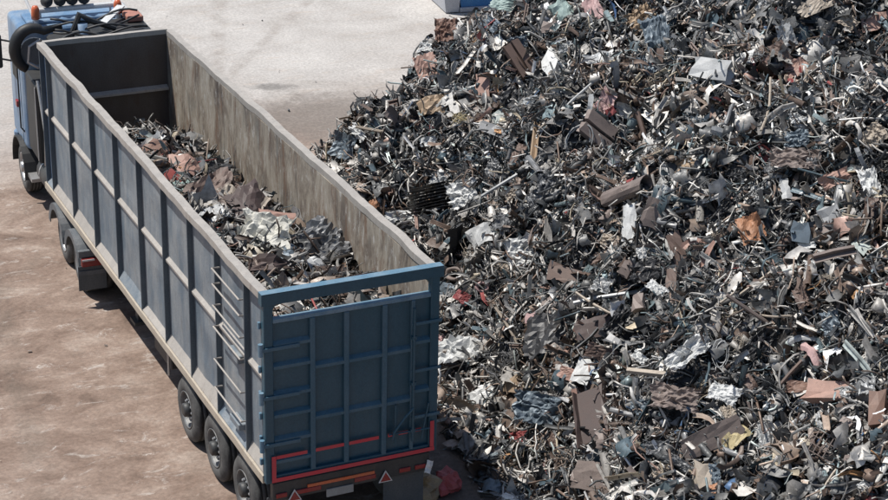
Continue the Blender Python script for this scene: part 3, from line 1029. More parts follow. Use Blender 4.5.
def t_ribbon(r, n=7, wd=0.10, wiggle=0.22, bend=2.0, twist=1.2, fold=0.0):
    C = t_path(r, n, wiggle, bend)
    V, F = [], []
    a0 = r.random() * math.tau
    up = np.array([0.1, 0.2, 1.0])
    for i in range(n + 1):
        d = C[min(i + 1, n)] - C[max(i - 1, 0)]
        d = d / (np.linalg.norm(d) + 1e-9)
        u = np.cross(d, up)
        u /= np.linalg.norm(u) + 1e-9
        up = np.cross(u, d)
        a = a0 + twist * i / n
        s = (u * math.cos(a) + up * math.sin(a)) * wd * 0.5 * (0.75 + 0.5 * r.random())
        q = (up * math.cos(a) - u * math.sin(a)) * wd * fold
        V += [C[i] - s, C[i] + q, C[i] + s]
    for i in range(n):
        b = i * 3
        F += [(b, b + 1, b + 4, b + 3), (b + 1, b + 2, b + 5, b + 4)]
    return np.array(V), F


def t_block(r, jit=0.13, h=0.55):
    g_ = [-0.5, 0.0, 0.5]
    idx, V, F = {}, [], []
    for i in range(3):
        for j in range(3):
            for k in range(3):
                if (i, j, k) != (1, 1, 1):
                    idx[(i, j, k)] = len(V)
                    V.append((g_[i], g_[j], g_[k] * h))
    V = np.array(V)
    V += r.normal(0, jit, V.shape) * [1, 1, h]
    for ax in range(3):
        for side in (0, 2):
            for a in range(2):
                for b in range(2):
                    q = []
                    for (da, db) in ((0, 0), (1, 0), (1, 1), (0, 1)):
                        c = [0, 0, 0]
                        c[ax] = side
                        o = [m for m in range(3) if m != ax]
                        c[o[0]], c[o[1]] = a + da, b + db
                        q.append(idx[tuple(c)])
                    F.append(tuple(q if (side == 2) ^ (ax == 1) else q[::-1]))
    return V, F


def t_angle(r, wd=0.09, n=3, bend=0.5):
    """folded steel section"""
    C = t_path(r, n, 0.05, bend)
    V, F = [], []
    for i in range(n + 1):
        j = r.normal(0, 0.008, 3)
        V += [C[i] + [0, -wd, wd * 0.35] + j, C[i] + j, C[i] + [0, wd * 0.2, wd] + j, C[i] + [0, wd * 0.75, wd * 0.9] + j]
    for i in range(n):
        b = i * 4
        for k in range(3):
            F.append((b + k, b + k + 1, b + k + 5, b + k + 4))
    return np.array(V), F


def merge(parts):
    V, F, o = [], [], 0
    for v, f in parts:
        V.append(v)
        F += [tuple(i + o for i in q) for q in f]
        o += len(v)
    return np.concatenate(V), F


def t_tangle(r, n=10):
    ps = []
    for _ in range(n):
        v, f = t_tube(r, 10, 0.012, 0.35, r.uniform(2, 7), 3)
        ps.append((v * r.uniform(0.6, 1.1) + r.normal(0, 0.10, 3), f))
    return merge(ps)


def t_pipe(r, rad=0.13, k=9, n=4, bend=0.3, squash=0.8, wall=0.012):
    """open pipe, dented"""
    C = t_path(r, n, 0.03, bend)
    V, F = [], []
    m = len(C)
    for rr in (rad, rad - wall):
        up = np.array([0.1, 0.2, 1.0])
        for i in range(m):
            d = C[min(i + 1, m - 1)] - C[max(i - 1, 0)]
            d = d / np.linalg.norm(d)
            u = np.cross(d, up)
            u /= np.linalg.norm(u)
            up = np.cross(u, d)
            for j in range(k):
                a = math.tau * j / k
                dent = 1 + 0.07 * math.sin(3 * a + i * 1.7) + 0.05 * math.sin(5 * a - i * 2.9)
                V.append(C[i] + rr * dent * (u * math.cos(a) + squash * up * math.sin(a)))
    o = m * k
    for i in range(m - 1):
        for j in range(k):
            j2 = (j + 1) % k
            F.append((i * k + j, i * k + j2, (i + 1) * k + j2, (i + 1) * k + j))
            F.append((o + i * k + j, o + (i + 1) * k + j, o + (i + 1) * k + j2, o + i * k + j2))
    for i in (0, m - 1):
        for j in range(k):
            j2 = (j + 1) % k
            F.append((i * k + j, i * k + j2, o + i * k + j2, o + i * k + j))
    return np.array(V), F


def t_ring(r, rad=0.4, tr=0.12, n=16, k=6, wob=0.05):
    V, F = [], []
    for i in range(n):
        a = math.tau * i / n
        rr = rad * (1 + r.normal(0, wob))
        for j in range(k):
            b = math.tau * j / k
            V.append(((rr + tr * math.cos(b)) * math.cos(a), (rr + tr * math.cos(b)) * math.sin(a) * 0.85, tr * math.sin(b) + r.normal(0, wob * 0.1)))
    for i in range(n):
        i2 = (i + 1) % n
        for j in range(k):
            j2 = (j + 1) % k
            F.append((i * k + j, i2 * k + j, i2 * k + j2, i * k + j2))
    return np.array(V), F


# ------------------------------------------------------------------ bulk scrap ("stuff")
PALETTE = [  # base colour, metalness, weights in a dark, a silvery and a rusty clump
    ((0.030, 0.033, 0.036), 0.15, 24, 8, 13), ((0.075, 0.079, 0.082), 0.25, 22, 13, 13), ((0.15, 0.150, 0.147), 0.22, 14, 16, 10),
    ((0.275, 0.265, 0.25), 0.20, 11, 20, 10), ((0.46, 0.44, 0.41), 0.12, 9, 21, 9), ((0.66, 0.64, 0.60), 0.03, 4.5, 11, 5),
    ((0.085, 0.060, 0.047), 0.10, 7, 4, 14), ((0.165, 0.118, 0.092), 0.08, 5, 4, 13), ((0.27, 0.21, 0.168), 0.08, 3, 5, 9),
    ((0.30, 0.195, 0.16), 0.05, 0.6, 0.8, 3.2), ((0.15, 0.195, 0.205), 0.20, 4, 3, 1.5), ((0.050, 0.075, 0.090), 0.2, 8, 3, 2),
    ((0.40, 0.45, 0.43), 0.05, 0.8, 2, 0.6), ((0.40, 0.22, 0.10), 0.05, 0.15, 0.15, 0.8), ((0.30, 0.075, 0.07), 0.05, 0.2, 0.2, 0.4), ((0.06, 0.11, 0.20), 0.1, 0.3, 0.2, 0.1),
    ((0.36, 0.31, 0.23), 0.05, 0.8, 1.5, 3)]


def rand_rot(n, normals, r, tilt):
    """rotation matrices: local z near the surface normal, random spin, random tilt"""
    z = normals + r.normal(0, tilt, (n, 3))
    z /= np.linalg.norm(z, axis=1, keepdims=True)
    a = r.normal(0, 1, (n, 3))
    x = a - (a * z).sum(1, keepdims=True) * z
    x /= np.linalg.norm(x, axis=1, keepdims=True)
    y = np.cross(z, x)
    return np.stack([x, y, z], 2)


def bulk(specs, pos, nor, r, lower=None, rusty=0.0, tone=1.0):
    """specs: (templates, share, size function, tilt, lift range); returns verts, loops, sizes, colours"""
    n = len(pos)
    # clumps: what was tipped together looks alike
    P2 = pos[:, :2] + 0.35 * pos[:, 2:3]
    ck = value_noise(P2, 41, 0.75) + 0.6 * value_noise(P2, 42, 1.9) + r.normal(0, 0.25, n)
    cc_ = value_noise(P2, 43, 0.65) + 0.7 * value_noise(P2, 44, 1.7) + r.normal(0, 0.25, n)
    mood = np.where(cc_ < -0.22, 0, np.where(cc_ < 0.42, 1, 2))
    mood = np.where(r.random(n) < rusty, 2, mood)
    kind = np.zeros(n, int)
    for sel, col in ((ck < 0.1, 1), (ck >= 0.1, 2)):
        share = np.array([s_[col] for s_ in specs])
        kind[sel] = r.choice(len(specs), int(sel.sum()), p=share / share.sum())
    pws = [np.array([p[2 + k] for p in PALETTE], float) for k in range(3)]
    cum = np.array([np.cumsum(p / p.sum()) for p in pws])
    pc = np.array([p[0] for p in PALETTE])
    pm = np.array([p[1] for p in PALETTE])
    V, LI, LS, C = [], [], [], []
    base = 0
    for ki, (temps, _, _b, size, tilt, lift) in enumerate(specs):
        ids = np.where(kind == ki)[0]
        tid = r.integers(0, len(temps), len(ids))
        for ti, (tv, tf) in enumerate(temps):
            sel = ids[tid == ti]
            m = len(sel)
            if m == 0:
                continue
            S = size(r, m)
            Rm = rand_rot(m, nor[sel], r, tilt)
            lf = r.uniform(lift[0], lift[1], (m, 1))
            if lower is not None:
                lf = lf - lower[sel][:, None] * (r.random((m, 1)) < 0.9) * (0.10 + S.max(1, keepdims=True) * 0.2)
            P = pos[sel] + nor[sel] * lf
            vv = np.einsum('nij,nkj->nki', Rm, tv[None] * S[:, None, :]) + P[:, None, :]
            ci = np.minimum((r.random(m)[:, None] > cum[mood[sel]]).sum(1), len(PALETTE) - 1)
            cc = pc[ci] * r.uniform(0.75, 1.5, (m, 1)) * tone
            cc = np.concatenate([np.clip(cc, 0, 0.8), pm[ci][:, None]], 1)
            V.append(vv.reshape(-1, 3))
            C.append(np.repeat(cc, len(tv), 0))
            fl = np.array([i for f in tf for i in f])
            fs = np.array([len(f) for f in tf])
            LI.append((fl[None] + base + (np.arange(m) * len(tv))[:, None]).ravel())
            LS.append(np.tile(fs, m))
            base += m * len(tv)
    return V, LI, LS, C, base


def mesh_from(name, V, LI, LS, C, mat):
    V = np.concatenate(V)
    LI = np.concatenate(LI)
    LS = np.concatenate(LS)
    C = np.concatenate(C)
    me = bpy.data.meshes.new(name)
    me.vertices.add(len(V))
    me.vertices.foreach_set('co', V.astype(np.float32).ravel())
    me.loops.add(len(LI))
    me.loops.foreach_set('vertex_index', LI.astype(np.int32))
    me.polygons.add(len(LS))
    st = np.zeros(len(LS), np.int32)
    st[1:] = np.cumsum(LS)[:-1]
    me.polygons.foreach_set('loop_start', st)
    me.polygons.foreach_set('loop_total', LS.astype(np.int32))
    ca = me.color_attributes.new('piece_colour', 'FLOAT_COLOR', 'POINT')
    ca.data.foreach_set('color', C.astype(np.float32).ravel())
    me.update(calc_edges=True)
    me.materials.append(mat)
    o = bpy.data.objects.new(name, me)
    COL.objects.link(o)
    print(name, 'polys', len(LS))
    return o


def t_chip(r, h):
    v = np.array([(x, y, z * h) for z in (-.5, .5) for y in (-.5, .5) for x in (-.5, .5)]) + r.normal(0, 0.12, (8, 3)) * [1, 1, h]
    return v, [(0, 2, 3, 1), (4, 5, 7, 6), (0, 1, 5, 4), (2, 6, 7, 3), (0, 4, 6, 2), (1, 3, 7, 5)]


tr_ = np.random.default_rng(21)
T_SHEET = [t_sheet(tr_, 3, 3, 0.20) for _ in range(14)] + [t_sheet(tr_, 4, 3, 0.16, curl=tr_.uniform(1, 4)) for _ in range(12)]
T_RIB = [t_ribbon(tr_, 5, tr_.uniform(0.06, 0.15), 0.25, tr_.uniform(0.5, 5), tr_.uniform(0, 3), tr_.uniform(0, 0.35)) for _ in range(30)]
T_WIRE = [t_tube(tr_, 6, tr_.uniform(0.014, 0.026), 0.28, tr_.uniform(0, 4.5), 3) for _ in range(26)]
T_ROD = [t_tube(tr_, 2, 0.022, 0.08, 0.4, 4) for _ in range(8)]
T_BLOCK = [t_chip(tr_, tr_.uniform(0.3, 0.9)) for _ in range(16)]
T_ANG = [t_angle(tr_, tr_.uniform(0.04, 0.11), 3, tr_.uniform(0, 1.8)) for _ in range(14)]
T_PIPE = [t_pipe(tr_, tr_.uniform(0.07, 0.16), 6, 1, 0.5) for _ in range(6)]
T_TANGLE = [t_tangle(tr_, 8) for _ in range(6)]


def uni(a, b, asp=(1, 1, 1), p=1.0):
    def f(r, m):
        s = a + (b - a) * r.random((m, 1)) ** p
        return s * np.array(asp) * r.uniform(0.75, 1.3, (m, 3))
    return f


def iso(a, b, p=1.0):
    def f(r, m):
        return np.repeat(a + (b - a) * r.random((m, 1)) ** p, 3, 1)
    return f


SPECS = [  # templates, share in a stringy and in a chunky clump, size, tilt, lift
    (T_SHEET, 0.11, 0.30, uni(0.06, 0.42, (1, 0.75, 0.9), 2.2), 0.75, (-0.06, 0.20)),
    (T_RIB, 0.40, 0.24, iso(0.12, 0.62, 1.6), 0.7, (-0.05, 0.22)),
    (T_WIRE, 0.30, 0.10, iso(0.20, 0.85, 1.4), 0.5, (-0.02, 0.24)),
    (T_ROD, 0.05, 0.05, iso(0.20, 0.9, 1.6), 0.4, (-0.02, 0.22)),
    (T_BLOCK, 0.06, 0.17, uni(0.03, 0.20, (1, 0.8, 0.8), 2.2), 0.8, (-0.04, 0.16)),
    (T_ANG, 0.09, 0.12, iso(0.15, 0.75, 1.7), 0.7, (-0.04, 0.20)),
    (T_PIPE, 0.02, 0.03, iso(0.15, 0.5, 1.5), 0.7, (-0.02, 0.18)),
    (T_TANGLE, 0.016, 0.003, iso(0.25, 0.6), 0.6, (0.0, 0.16))]


HEAP = [  # px, py, kind, colour, length px, width px, angle, label, category
    (432, 109, 'curl', 'tan', 34, 17, 12, 'orange-tan curled sheet on the left shoulder of the heap', 'sheet'),
    (430, 74, 'sheet', 'salmon', 22, 26, 20, 'salmon torn panel at the left outline of the heap', 'panel'),
    (558, 69, 'block', 'white', 24, 20, -60, 'white crushed box on upper left part of the heap', 'box'),
    (516, 64, 'twin', 'brown', 36, 17, -58, 'pair of brown bars beside the white crushed box', 'bars'),
    (592, 134, 'twin', 'brown_grey', 34, 24, -40, 'pair of grey-brown slats framed by silver wire', 'slats'),
    (543, 146, 'bar', 'tan', 42, 8, 82, 'upright tan bar standing out of the upper heap', 'bar'),
    (460, 125, 'tangle', 'yellow', 26, 20, 10, 'pale yellow wire tangle below the orange-tan curled sheet', 'wire'),
    (433, 145, 'sheet', 'white', 16, 9, 10, 'small white scrap near the left edge of the heap', 'scrap'),
    (617, 13, 'strip', 'blue', 20, 9, 85, 'dark blue strip at the top of the heap', 'strip'),
    (643, 22, 'crumple', 'tan', 28, 22, 30, 'pale tan crumpled sheet at the top of the heap', 'sheet'),
    (610, 103, 'sheet', 'pink', 24, 16, 60, 'pinkish sheet above the pair of grey-brown slats', 'sheet'),
    (613, 113, 'block', 'red', 8, 8, 40, 'small red lump on the pinkish sheet', 'scrap'),
    (577, 142, 'hoop', 'pale_grey', 38, 32, 60, 'silver wire hoop round the grey-brown slats', 'wire'),
    (600, 64, 'sheet', 'pale_grey', 30, 10, 5, 'light grey sheet right of the white crushed box', 'sheet'),
    (560, 14, 'curl', 'teal', 26, 18, 30, 'pale green curled sheet at the top of the heap', 'sheet'),
    (507, 10, 'sheet', 'teal', 26, 12, -15, 'pale green flat sheet near the blue skip', 'sheet'),
    (597, 13, 'sheet', 'pink', 18, 24, 30, 'dull pink sheet left of the dark blue strip', 'sheet'),
    (486, 90, 'plate', 'salmon', 14, 22, 10, 'small salmon plate in the upper left of the heap', 'plate'),
    (447, 36, 'crumple', 'rust', 22, 22, 0, 'rust-red lump on the top left outline of the heap', 'scrap'),
    (717, 76, 'block', 'pale_grey', 32, 20, -8, 'pale grey ribbed metal box on the upper heap', 'box'),
    (789, 84, 'strip', 'red', 30, 9, 22, 'red strip below a peach sheet on the upper right', 'strip'),
    (796, 70, 'sheet', 'salmon', 24, 17, 20, 'peach sheet lying above the red strip', 'sheet'),
    (876, 26, 'plate', 'salmon', 28, 17, 8, 'salmon plate at the top right corner of the heap', 'plate'),
    (655, 45, 'crumple', 'blue_grey', 26, 40, 10, 'dark blue-grey bundle at the top of the heap', 'bundle'),
    (661, 66, 'plate', 'brown', 28, 13, 85, 'upright brown plate beside the dark blue-grey bundle', 'plate'),
    (785, 38, 'sheet', 'pale_grey', 16, 22, 20, 'light grey torn sheet on the upper right of the heap', 'sheet'),
    (811, 9, 'sheet', 'beige', 32, 13, 25, 'beige torn sheet at the upper right edge of the heap', 'sheet'),
    (755, 60, 'tangle', 'pale_grey', 34, 24, 10, 'silvery wire tuft right of the ribbed metal box', 'wire'),
    (700, 125, 'tangle', 'blue_grey', 36, 28, 30, 'blue-grey wire tangle below the ribbed metal box', 'wire'),
    (647, 130, 'rod', 'brown', 28, 5, -70, 'short brown pipe in the upper middle of the heap', 'pipe'),
    (751, 22, 'sheet', 'beige', 36, 10, 35, 'long beige sheet near the top of the heap', 'sheet'),
    (874, 138, 'crumple', 'beige', 24, 20, 40, 'dusty beige crumpled panel at the right edge', 'panel'),
    (470, 199, 'crumple', 'white', 28, 26, 20, 'white crushed sheet right of the trailer wall', 'sheet'),
    (407, 220, 'sheet', 'white', 30, 12, 5, 'flat white sheet just beyond the trailer wall', 'sheet'),
    (377, 206, 'curl', 'orange', 16, 10, 20, 'orange chip at the foot of the heap by the trailer', 'scrap'),
    (435, 201, 'fins', 'dark', 42, 26, 12, 'dark finned radiator left of the white crushed sheet', 'radiator'),
    (490, 238, 'curl', 'white', 30, 17, 25, 'white curved panel on the slope above the tailgate corner', 'panel'),
    (528, 254, 'crumple', 'white', 36, 28, 15, 'broad white crumpled sheet in the left middle of heap', 'sheet'),
    (462, 278, 'ring', 'brown_grey', 24, 18, 0, 'grey-brown ring like a small tyre near the tailgate', 'ring'),
    (349, 148, 'sheet', 'blue_grey', 24, 22, -20, 'blue-grey slab at the left toe of the heap', 'slab'),
    (457, 250, 'strip', 'dark', 46, 11, 60, 'dark curved strip left of the white curved panel', 'strip'),
    (633, 195, 'roll', 'brown_grey', 44, 17, 22, 'grey-brown rolled sheet in the middle of the heap', 'roll'),
    (656, 216, 'plate', 'brown_grey', 25, 28, -20, 'square tan-brown plate under the rolled sheet', 'plate'),
    (634, 230, 'curl', 'white', 14, 42, 10, 'bright white curved strip hanging below the rolled sheet', 'strip'),
    (667, 199, 'sheet', 'white', 13, 19, -30, 'white pointed scrap at the right end of rolled sheet', 'scrap'),
    (683, 256, 'plate', 'brown', 40, 13, -72, 'brown upright board below the square tan-brown plate', 'board'),
    (699, 246, 'strip', 'salmon', 28, 6, 65, 'thin pinkish strip leaning on the brown board', 'strip'),
    (688, 167, 'sheet', 'tan', 34, 12, 8, 'orange-brown sheet above the rolled sheet', 'sheet'),
    (610, 191, 'tangle', 'pale_grey', 20, 20, 0, 'silvery wire ball left of the rolled sheet', 'wire'),
    (677, 288, 'plate', 'brown', 30, 10, 88, 'narrow brown plank in the middle of the heap', 'plank'),
    (565, 278, 'block', 'brown', 30, 16, -20, 'dark brown block right of the broad white sheet', 'block'),
    (560, 228, 'strip', 'white', 44, 9, 45, 'twisted white strip in the middle left of the heap', 'strip'),
    (752, 231, 'sheet', 'orange', 24, 27, 20, 'bright orange rusty plate in the right middle of heap', 'plate'),
    (800, 165, 'crumple', 'brown_grey', 48, 20, -5, 'wide brown crumpled sheet on the right of the heap', 'sheet'),
    (838, 182, 'sheet', 'salmon', 32, 13, 25, 'pinkish torn sheet right of the wide brown sheet', 'sheet'),
    (833, 263, 'bar', 'brown_grey', 42, 9, 15, 'flat brown bar at the right middle of the heap', 'bar'),
    (812, 248, 'sheet', 'white', 18, 6, 8, 'white sliver above the flat brown bar', 'scrap'),
    (832, 219, 'block', 'pale_grey', 18, 17, 20, 'pale grey dented box on the right of the heap', 'box'),
    (876, 190, 'crumple', 'white', 18, 32, 20, 'white rag-like sheet at the right edge', 'sheet'),
    (867, 168, 'strip', 'pale_grey', 40, 6, -70, 'grey hose above the white rag-like sheet', 'hose'),
    (808, 236, 'block', 'blue_grey', 18, 17, 0, 'blue-grey lump left of the pale grey dented box', 'block'),
    (706, 263, 'strip', 'salmon', 30, 6, 40, 'pinkish strip right of the brown upright board', 'strip'),
    (442, 349, 'crumple', 'pink', 18, 16, 0, 'pink crumpled wrapper beside the tailgate', 'wrapper'),
    (464, 360, 'crumple', 'white', 54, 24, 6, 'big white crumpled sheet beside the tailgate', 'sheet'),
    (484, 289, 'ring', 'pink', 16, 14, 0, 'red and white ring on the slope near the tailgate', 'ring'),
    (466, 299, 'sheet', 'red', 15, 11, -30, 'dark red scrap under the red and white ring', 'scrap'),
    (450, 294, 'sheet', 'blue_grey', 24, 14, -15, 'bluish sheet next to the dark red scrap', 'sheet'),
    (533, 324, 'block', 'pink', 10, 10, 0, 'pink round lump above the dark sheet', 'scrap'),
    (552, 338, 'sheet', 'dark', 40, 36, 10, 'dark charcoal sheet in the lower left of the heap', 'sheet'),
    (588, 374, 'plate', 'white', 18, 24, -20, 'white board standing in the lower middle of the heap', 'board'),
    (513, 358, 'tangle', 'grey', 46, 30, 20, 'grey brush-like wire tuft below the pink round lump', 'wire'),
    (573, 378, 'sheet', 'salmon', 22, 12, -20, 'salmon scrap left of the white board', 'scrap'),
    (519, 386, 'block', 'tan', 13, 13, 0, 'small tan box in the lower left of the heap', 'box'),
    (601, 421, 'channel', 'dark_brown', 58, 28, -80, 'long dark brown trough standing below the white board', 'trough'),
    (603, 479, 'plate', 'brown_grey', 44, 28, -15, 'grey-brown plate at the bottom middle edge', 'plate'),
    (487, 398, 'curl', 'white', 28, 14, 30, 'white bent sheet at the foot of the heap', 'sheet'),
    (460, 413, 'strip', 'beige', 30, 9, 20, 'beige bent strip at the foot of the heap', 'strip'),
    (526, 441, 'crumple', 'red', 17, 11, 10, 'red rag low on the heap', 'rag'),
    (493, 495, 'curl', 'blue_grey', 26, 11, -10, 'pale blue sheet at the bottom edge of the heap', 'sheet'),
    (587, 449, 'sheet', 'white', 10, 8, -20, 'small white triangle below the dark brown trough', 'scrap'),
    (583, 404, 'bar', 'salmon', 28, 7, -82, 'short pinkish post left of the dark brown trough', 'post'),
    (711, 439, 'plate', 'brown_grey', 62, 22, 25, 'broad grey-brown board low on the right of the heap', 'board'),
    (734, 443, 'curl', 'yellow', 38, 15, 45, 'yellow-tan bent sheet against the broad grey-brown board', 'sheet'),
    (837, 395, 'block', 'salmon', 42, 15, 0, 'pinkish brick-like slab at the lower right', 'slab'),
    (877, 416, 'block', 'rust', 16, 32, 0, 'red-brown upright block at the lower right edge', 'block'),
    (804, 389, 'sheet', 'rust', 26, 12, -5, 'rusty sheet left of the pinkish brick-like slab', 'sheet'),
    (681, 401, 'crumple', 'brown_grey', 48, 24, -8, 'crushed brown-grey box above the broad board', 'box'),
    (689, 356, 'crumple', 'white', 46, 17, 38, 'white twisted sheets in the lower middle right', 'sheet'),
    (723, 357, 'hoop', 'pale_grey', 30, 18, 85, 'pale oval wire hoop right of white twisted sheets', 'wire'),
    (805, 425, 'roll', 'grey', 27, 10, 38, 'short grey pipe low on the right of the heap', 'pipe'),
    (769, 440, 'crumple', 'pale_grey', 17, 26, 15, 'silvery crumpled foil right of the yellow-tan sheet', 'foil'),
    (703, 481, 'block', 'beige', 16, 24, 0, 'beige block under the broad grey-brown board', 'block'),
    (725, 398, 'crumple', 'white', 30, 18, -20, 'white shredded foil above the broad grey-brown board', 'foil'),
    (830, 449, 'lattice', 'brown_grey', 32, 20, -30, 'grey-brown lattice panel at the lower right', 'panel'),
    (817, 355, 'strip', 'pink', 32, 8, 85, 'pink vertical strip at the right of the heap', 'strip'),
    (716, 497, 'sheet', 'orange', 9, 9, 0, 'small orange scrap at the bottom edge', 'scrap'),
    (769, 490, 'strip', 'blue', 18, 7, 40, 'blue strip at the bottom right', 'strip'),
    (805, 363, 'rod', 'brown', 60, 4, 50, 'long rusty rod on the lower right of the heap', 'rod'),
    (655, 377, 'rod', 'beige', 40, 6, -5, 'pale beige bar above the crushed brown-grey box', 'bar'),
    (620, 300, 'rod', 'pale_grey', 90, 4, 18, 'long pale rod across the middle of the heap', 'rod'),
    (520, 180, 'rod', 'pale_grey', 70, 3, 35, 'long thin silver rod on the left of the heap', 'rod'),
    (760, 320, 'rod', 'brown_grey', 80, 4, -35, 'long grey-brown rod on the right of the heap', 'rod'),
    (380, 132, 'rod', 'beige', 44, 3, -15, 'thin beige rod at the left toe of the heap', 'rod'),
    (640, 345, 'strip', 'grey', 60, 12, -25, 'wide grey strip in the lower middle of the heap', 'strip'),
    (585, 98, 'rod', 'pale_grey', 50, 3, 50, 'silver rod leaning below the light grey sheet', 'rod'),
    (500, 135, 'plate', 'grey', 34, 12, -20, 'grey slab left of the upright tan bar', 'slab'),
    (600, 330, 'plate', 'dark_brown', 36, 18, 10, 'dark brown plate in the centre of the lower heap', 'plate'),
    (545, 410, 'crumple', 'blue_grey', 46, 28, -10, 'blue-grey crumpled sheet left of the dark brown trough', 'sheet'),
    (425, 490, None, None, 0, 0, 0, None, None),
]

def make_heap(n_front=70000, n_rest=7000):
    r = np.random.default_rng(5)
    # core surface
    xs = np.arange(2.8, 29.5, 0.16)
    ys = np.arange(-21, 24.5, 0.16)
    X, Y = np.meshgrid(xs, ys)
    P = np.stack([X.ravel(), Y.ravel()], 1)
    Z = heap_z(P)
    Wn = len(xs)
    q = np.arange(len(P)).reshape(len(ys), Wn)
    quads = np.stack([q[:-1, :-1], q[:-1, 1:], q[1:, 1:], q[1:, :-1]], -1).reshape(-1, 4)
    keep = (Z[quads].max(1) > 0.0)
    quads = quads[keep]
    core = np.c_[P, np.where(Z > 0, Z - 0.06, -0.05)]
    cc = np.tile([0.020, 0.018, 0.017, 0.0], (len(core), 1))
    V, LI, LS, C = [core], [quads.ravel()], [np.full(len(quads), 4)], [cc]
    # surface samples, thick where the photograph looks, thin elsewhere
    S = np.stack([r.uniform(3.0, 28, 900000), r.uniform(-20, 23.5, 900000)], 1)
    d = poly_dist(S)
    S = S[d > -0.3]
    z = heap_z(S)
    nrm = surf_normal(heap_z, S)
    pos = np.c_[S, z]
    facing = ((CP - pos) / np.linalg.norm(CP - pos, axis=1, keepdims=True) * nrm).sum(1)
    px, py = project(pos)
    vis = (facing > -0.15) & (px > 200) & (px < 1010) & (py > -70) & (py < 590)
    wgt = 1.0 / np.clip(nrm[:, 2], 0.25, 1)
    acc = r.random(len(S)) < wgt / 4.0
    f = np.where(vis & acc)[0][:n_front]
    rest = np.where(~vis & acc)[0][:n_rest]
    low = np.zeros(len(S))            # bulk scrap under a bigger piece lies lower
    for (hx, hy, kd, _c, lp, wp, *_r) in HEAP:
        if kd:
            rr = 0.45 * max(lp, wp)
            low = np.maximum(low, np.clip(1.6 - np.hypot(px - hx, py - hy) / max(rr, 6), 0, 1))
    low *= vis
    for ids, k in ((f, 1.0), (rest, 1.0)):
        v, li, ls, c, nb = bulk(SPECS, pos[ids], nrm[ids], r, low[ids])
        off = sum(len(a) for a in V)
        V += v
        LI += [a + off for a in li]
        LS += ls
        C += c
    print('heap samples', len(f), len(rest))
    o = mesh_from('scrap_heap', V, LI, LS, C, M['scrap'])
    tag(o, 'tall heap of tangled grey and rusty scrap metal right of the trailer', 'scrap heap', kind='stuff')


make_heap()


def make_load(n=5200):
    r = np.random.default_rng(15)
    xs = np.linspace(0.125, W - 0.125, 24)
    ys = np.linspace(0.06, L - 0.08, 110)
    X, Y = np.meshgrid(xs, ys)
    P = np.stack([X.ravel(), Y.ravel()], 1)
    Z = load_z(P) - 0.05
    q = np.arange(len(P)).reshape(len(ys), len(xs))
    quads = np.stack([q[:-1, :-1], q[:-1, 1:], q[1:, 1:], q[1:, :-1]], -1).reshape(-1, 4)
    core = np.c_[P, Z]
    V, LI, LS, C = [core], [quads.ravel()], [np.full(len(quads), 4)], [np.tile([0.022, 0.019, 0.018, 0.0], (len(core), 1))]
    S = np.stack([r.uniform(0.28, W - 0.34, n), r.uniform(0.25, 11.2, n)], 1)
    pos = np.c_[S, load_z(S)]
    nrm = surf_normal(load_z, S)
    sp = [(T_SHEET, 0.4, 0.5, uni(0.08, 0.45, (1, 0.75, 0.8), 2.0), 0.55, (-0.04, 0.14))] + SPECS[1:]
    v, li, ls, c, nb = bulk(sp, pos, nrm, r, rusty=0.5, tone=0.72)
    # keep pieces inside the steel box
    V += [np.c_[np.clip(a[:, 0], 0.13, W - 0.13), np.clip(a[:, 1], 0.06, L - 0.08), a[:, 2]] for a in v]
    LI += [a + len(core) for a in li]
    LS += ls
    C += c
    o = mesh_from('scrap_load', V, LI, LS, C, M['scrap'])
    tag(o, 'mixed shredded scrap metal filling the open trailer box', 'scrap load', kind='stuff')


make_load()

# ------------------------------------------------------------------ single scrap pieces that can be picked out
COLOURS = {
    'bundle_tan': ((0.42, 0.30, 0.17), 0.0), 'bundle_red': ((0.48, 0.10, 0.10), 0.0),
    'white': ((0.66, 0.67, 0.66), 0.0), 'pale_grey': ((0.44, 0.45, 0.45), 0.1), 'grey': ((0.2, 0.205, 0.21), 0.3), 'dark': ((0.032, 0.033, 0.036), 0.1),
    'brown': ((0.155, 0.105, 0.085), 0.05), 'dark_brown': ((0.075, 0.05, 0.045), 0.05), 'tan': ((0.38, 0.275, 0.18), 0.05), 'beige': ((0.42, 0.36, 0.29), 0.05),
    'orange': ((0.44, 0.215, 0.115), 0.0), 'salmon': ((0.40, 0.245, 0.195), 0.0), 'pink': ((0.50, 0.33, 0.32), 0.0), 'red': ((0.28, 0.06, 0.06), 0.0),
    'rust': ((0.20, 0.115, 0.085), 0.05), 'blue': ((0.06, 0.15, 0.33), 0.1), 'blue_grey': ((0.15, 0.19, 0.225), 0.2), 'teal': ((0.36, 0.47, 0.44), 0.0),
    'yellow': ((0.48, 0.40, 0.22), 0.0), 'brown_grey': ((0.23, 0.185, 0.165), 0.05), 'cream': ((0.60, 0.59, 0.53), 0.0)}
GROUP_R = np.random.default_rng(77)


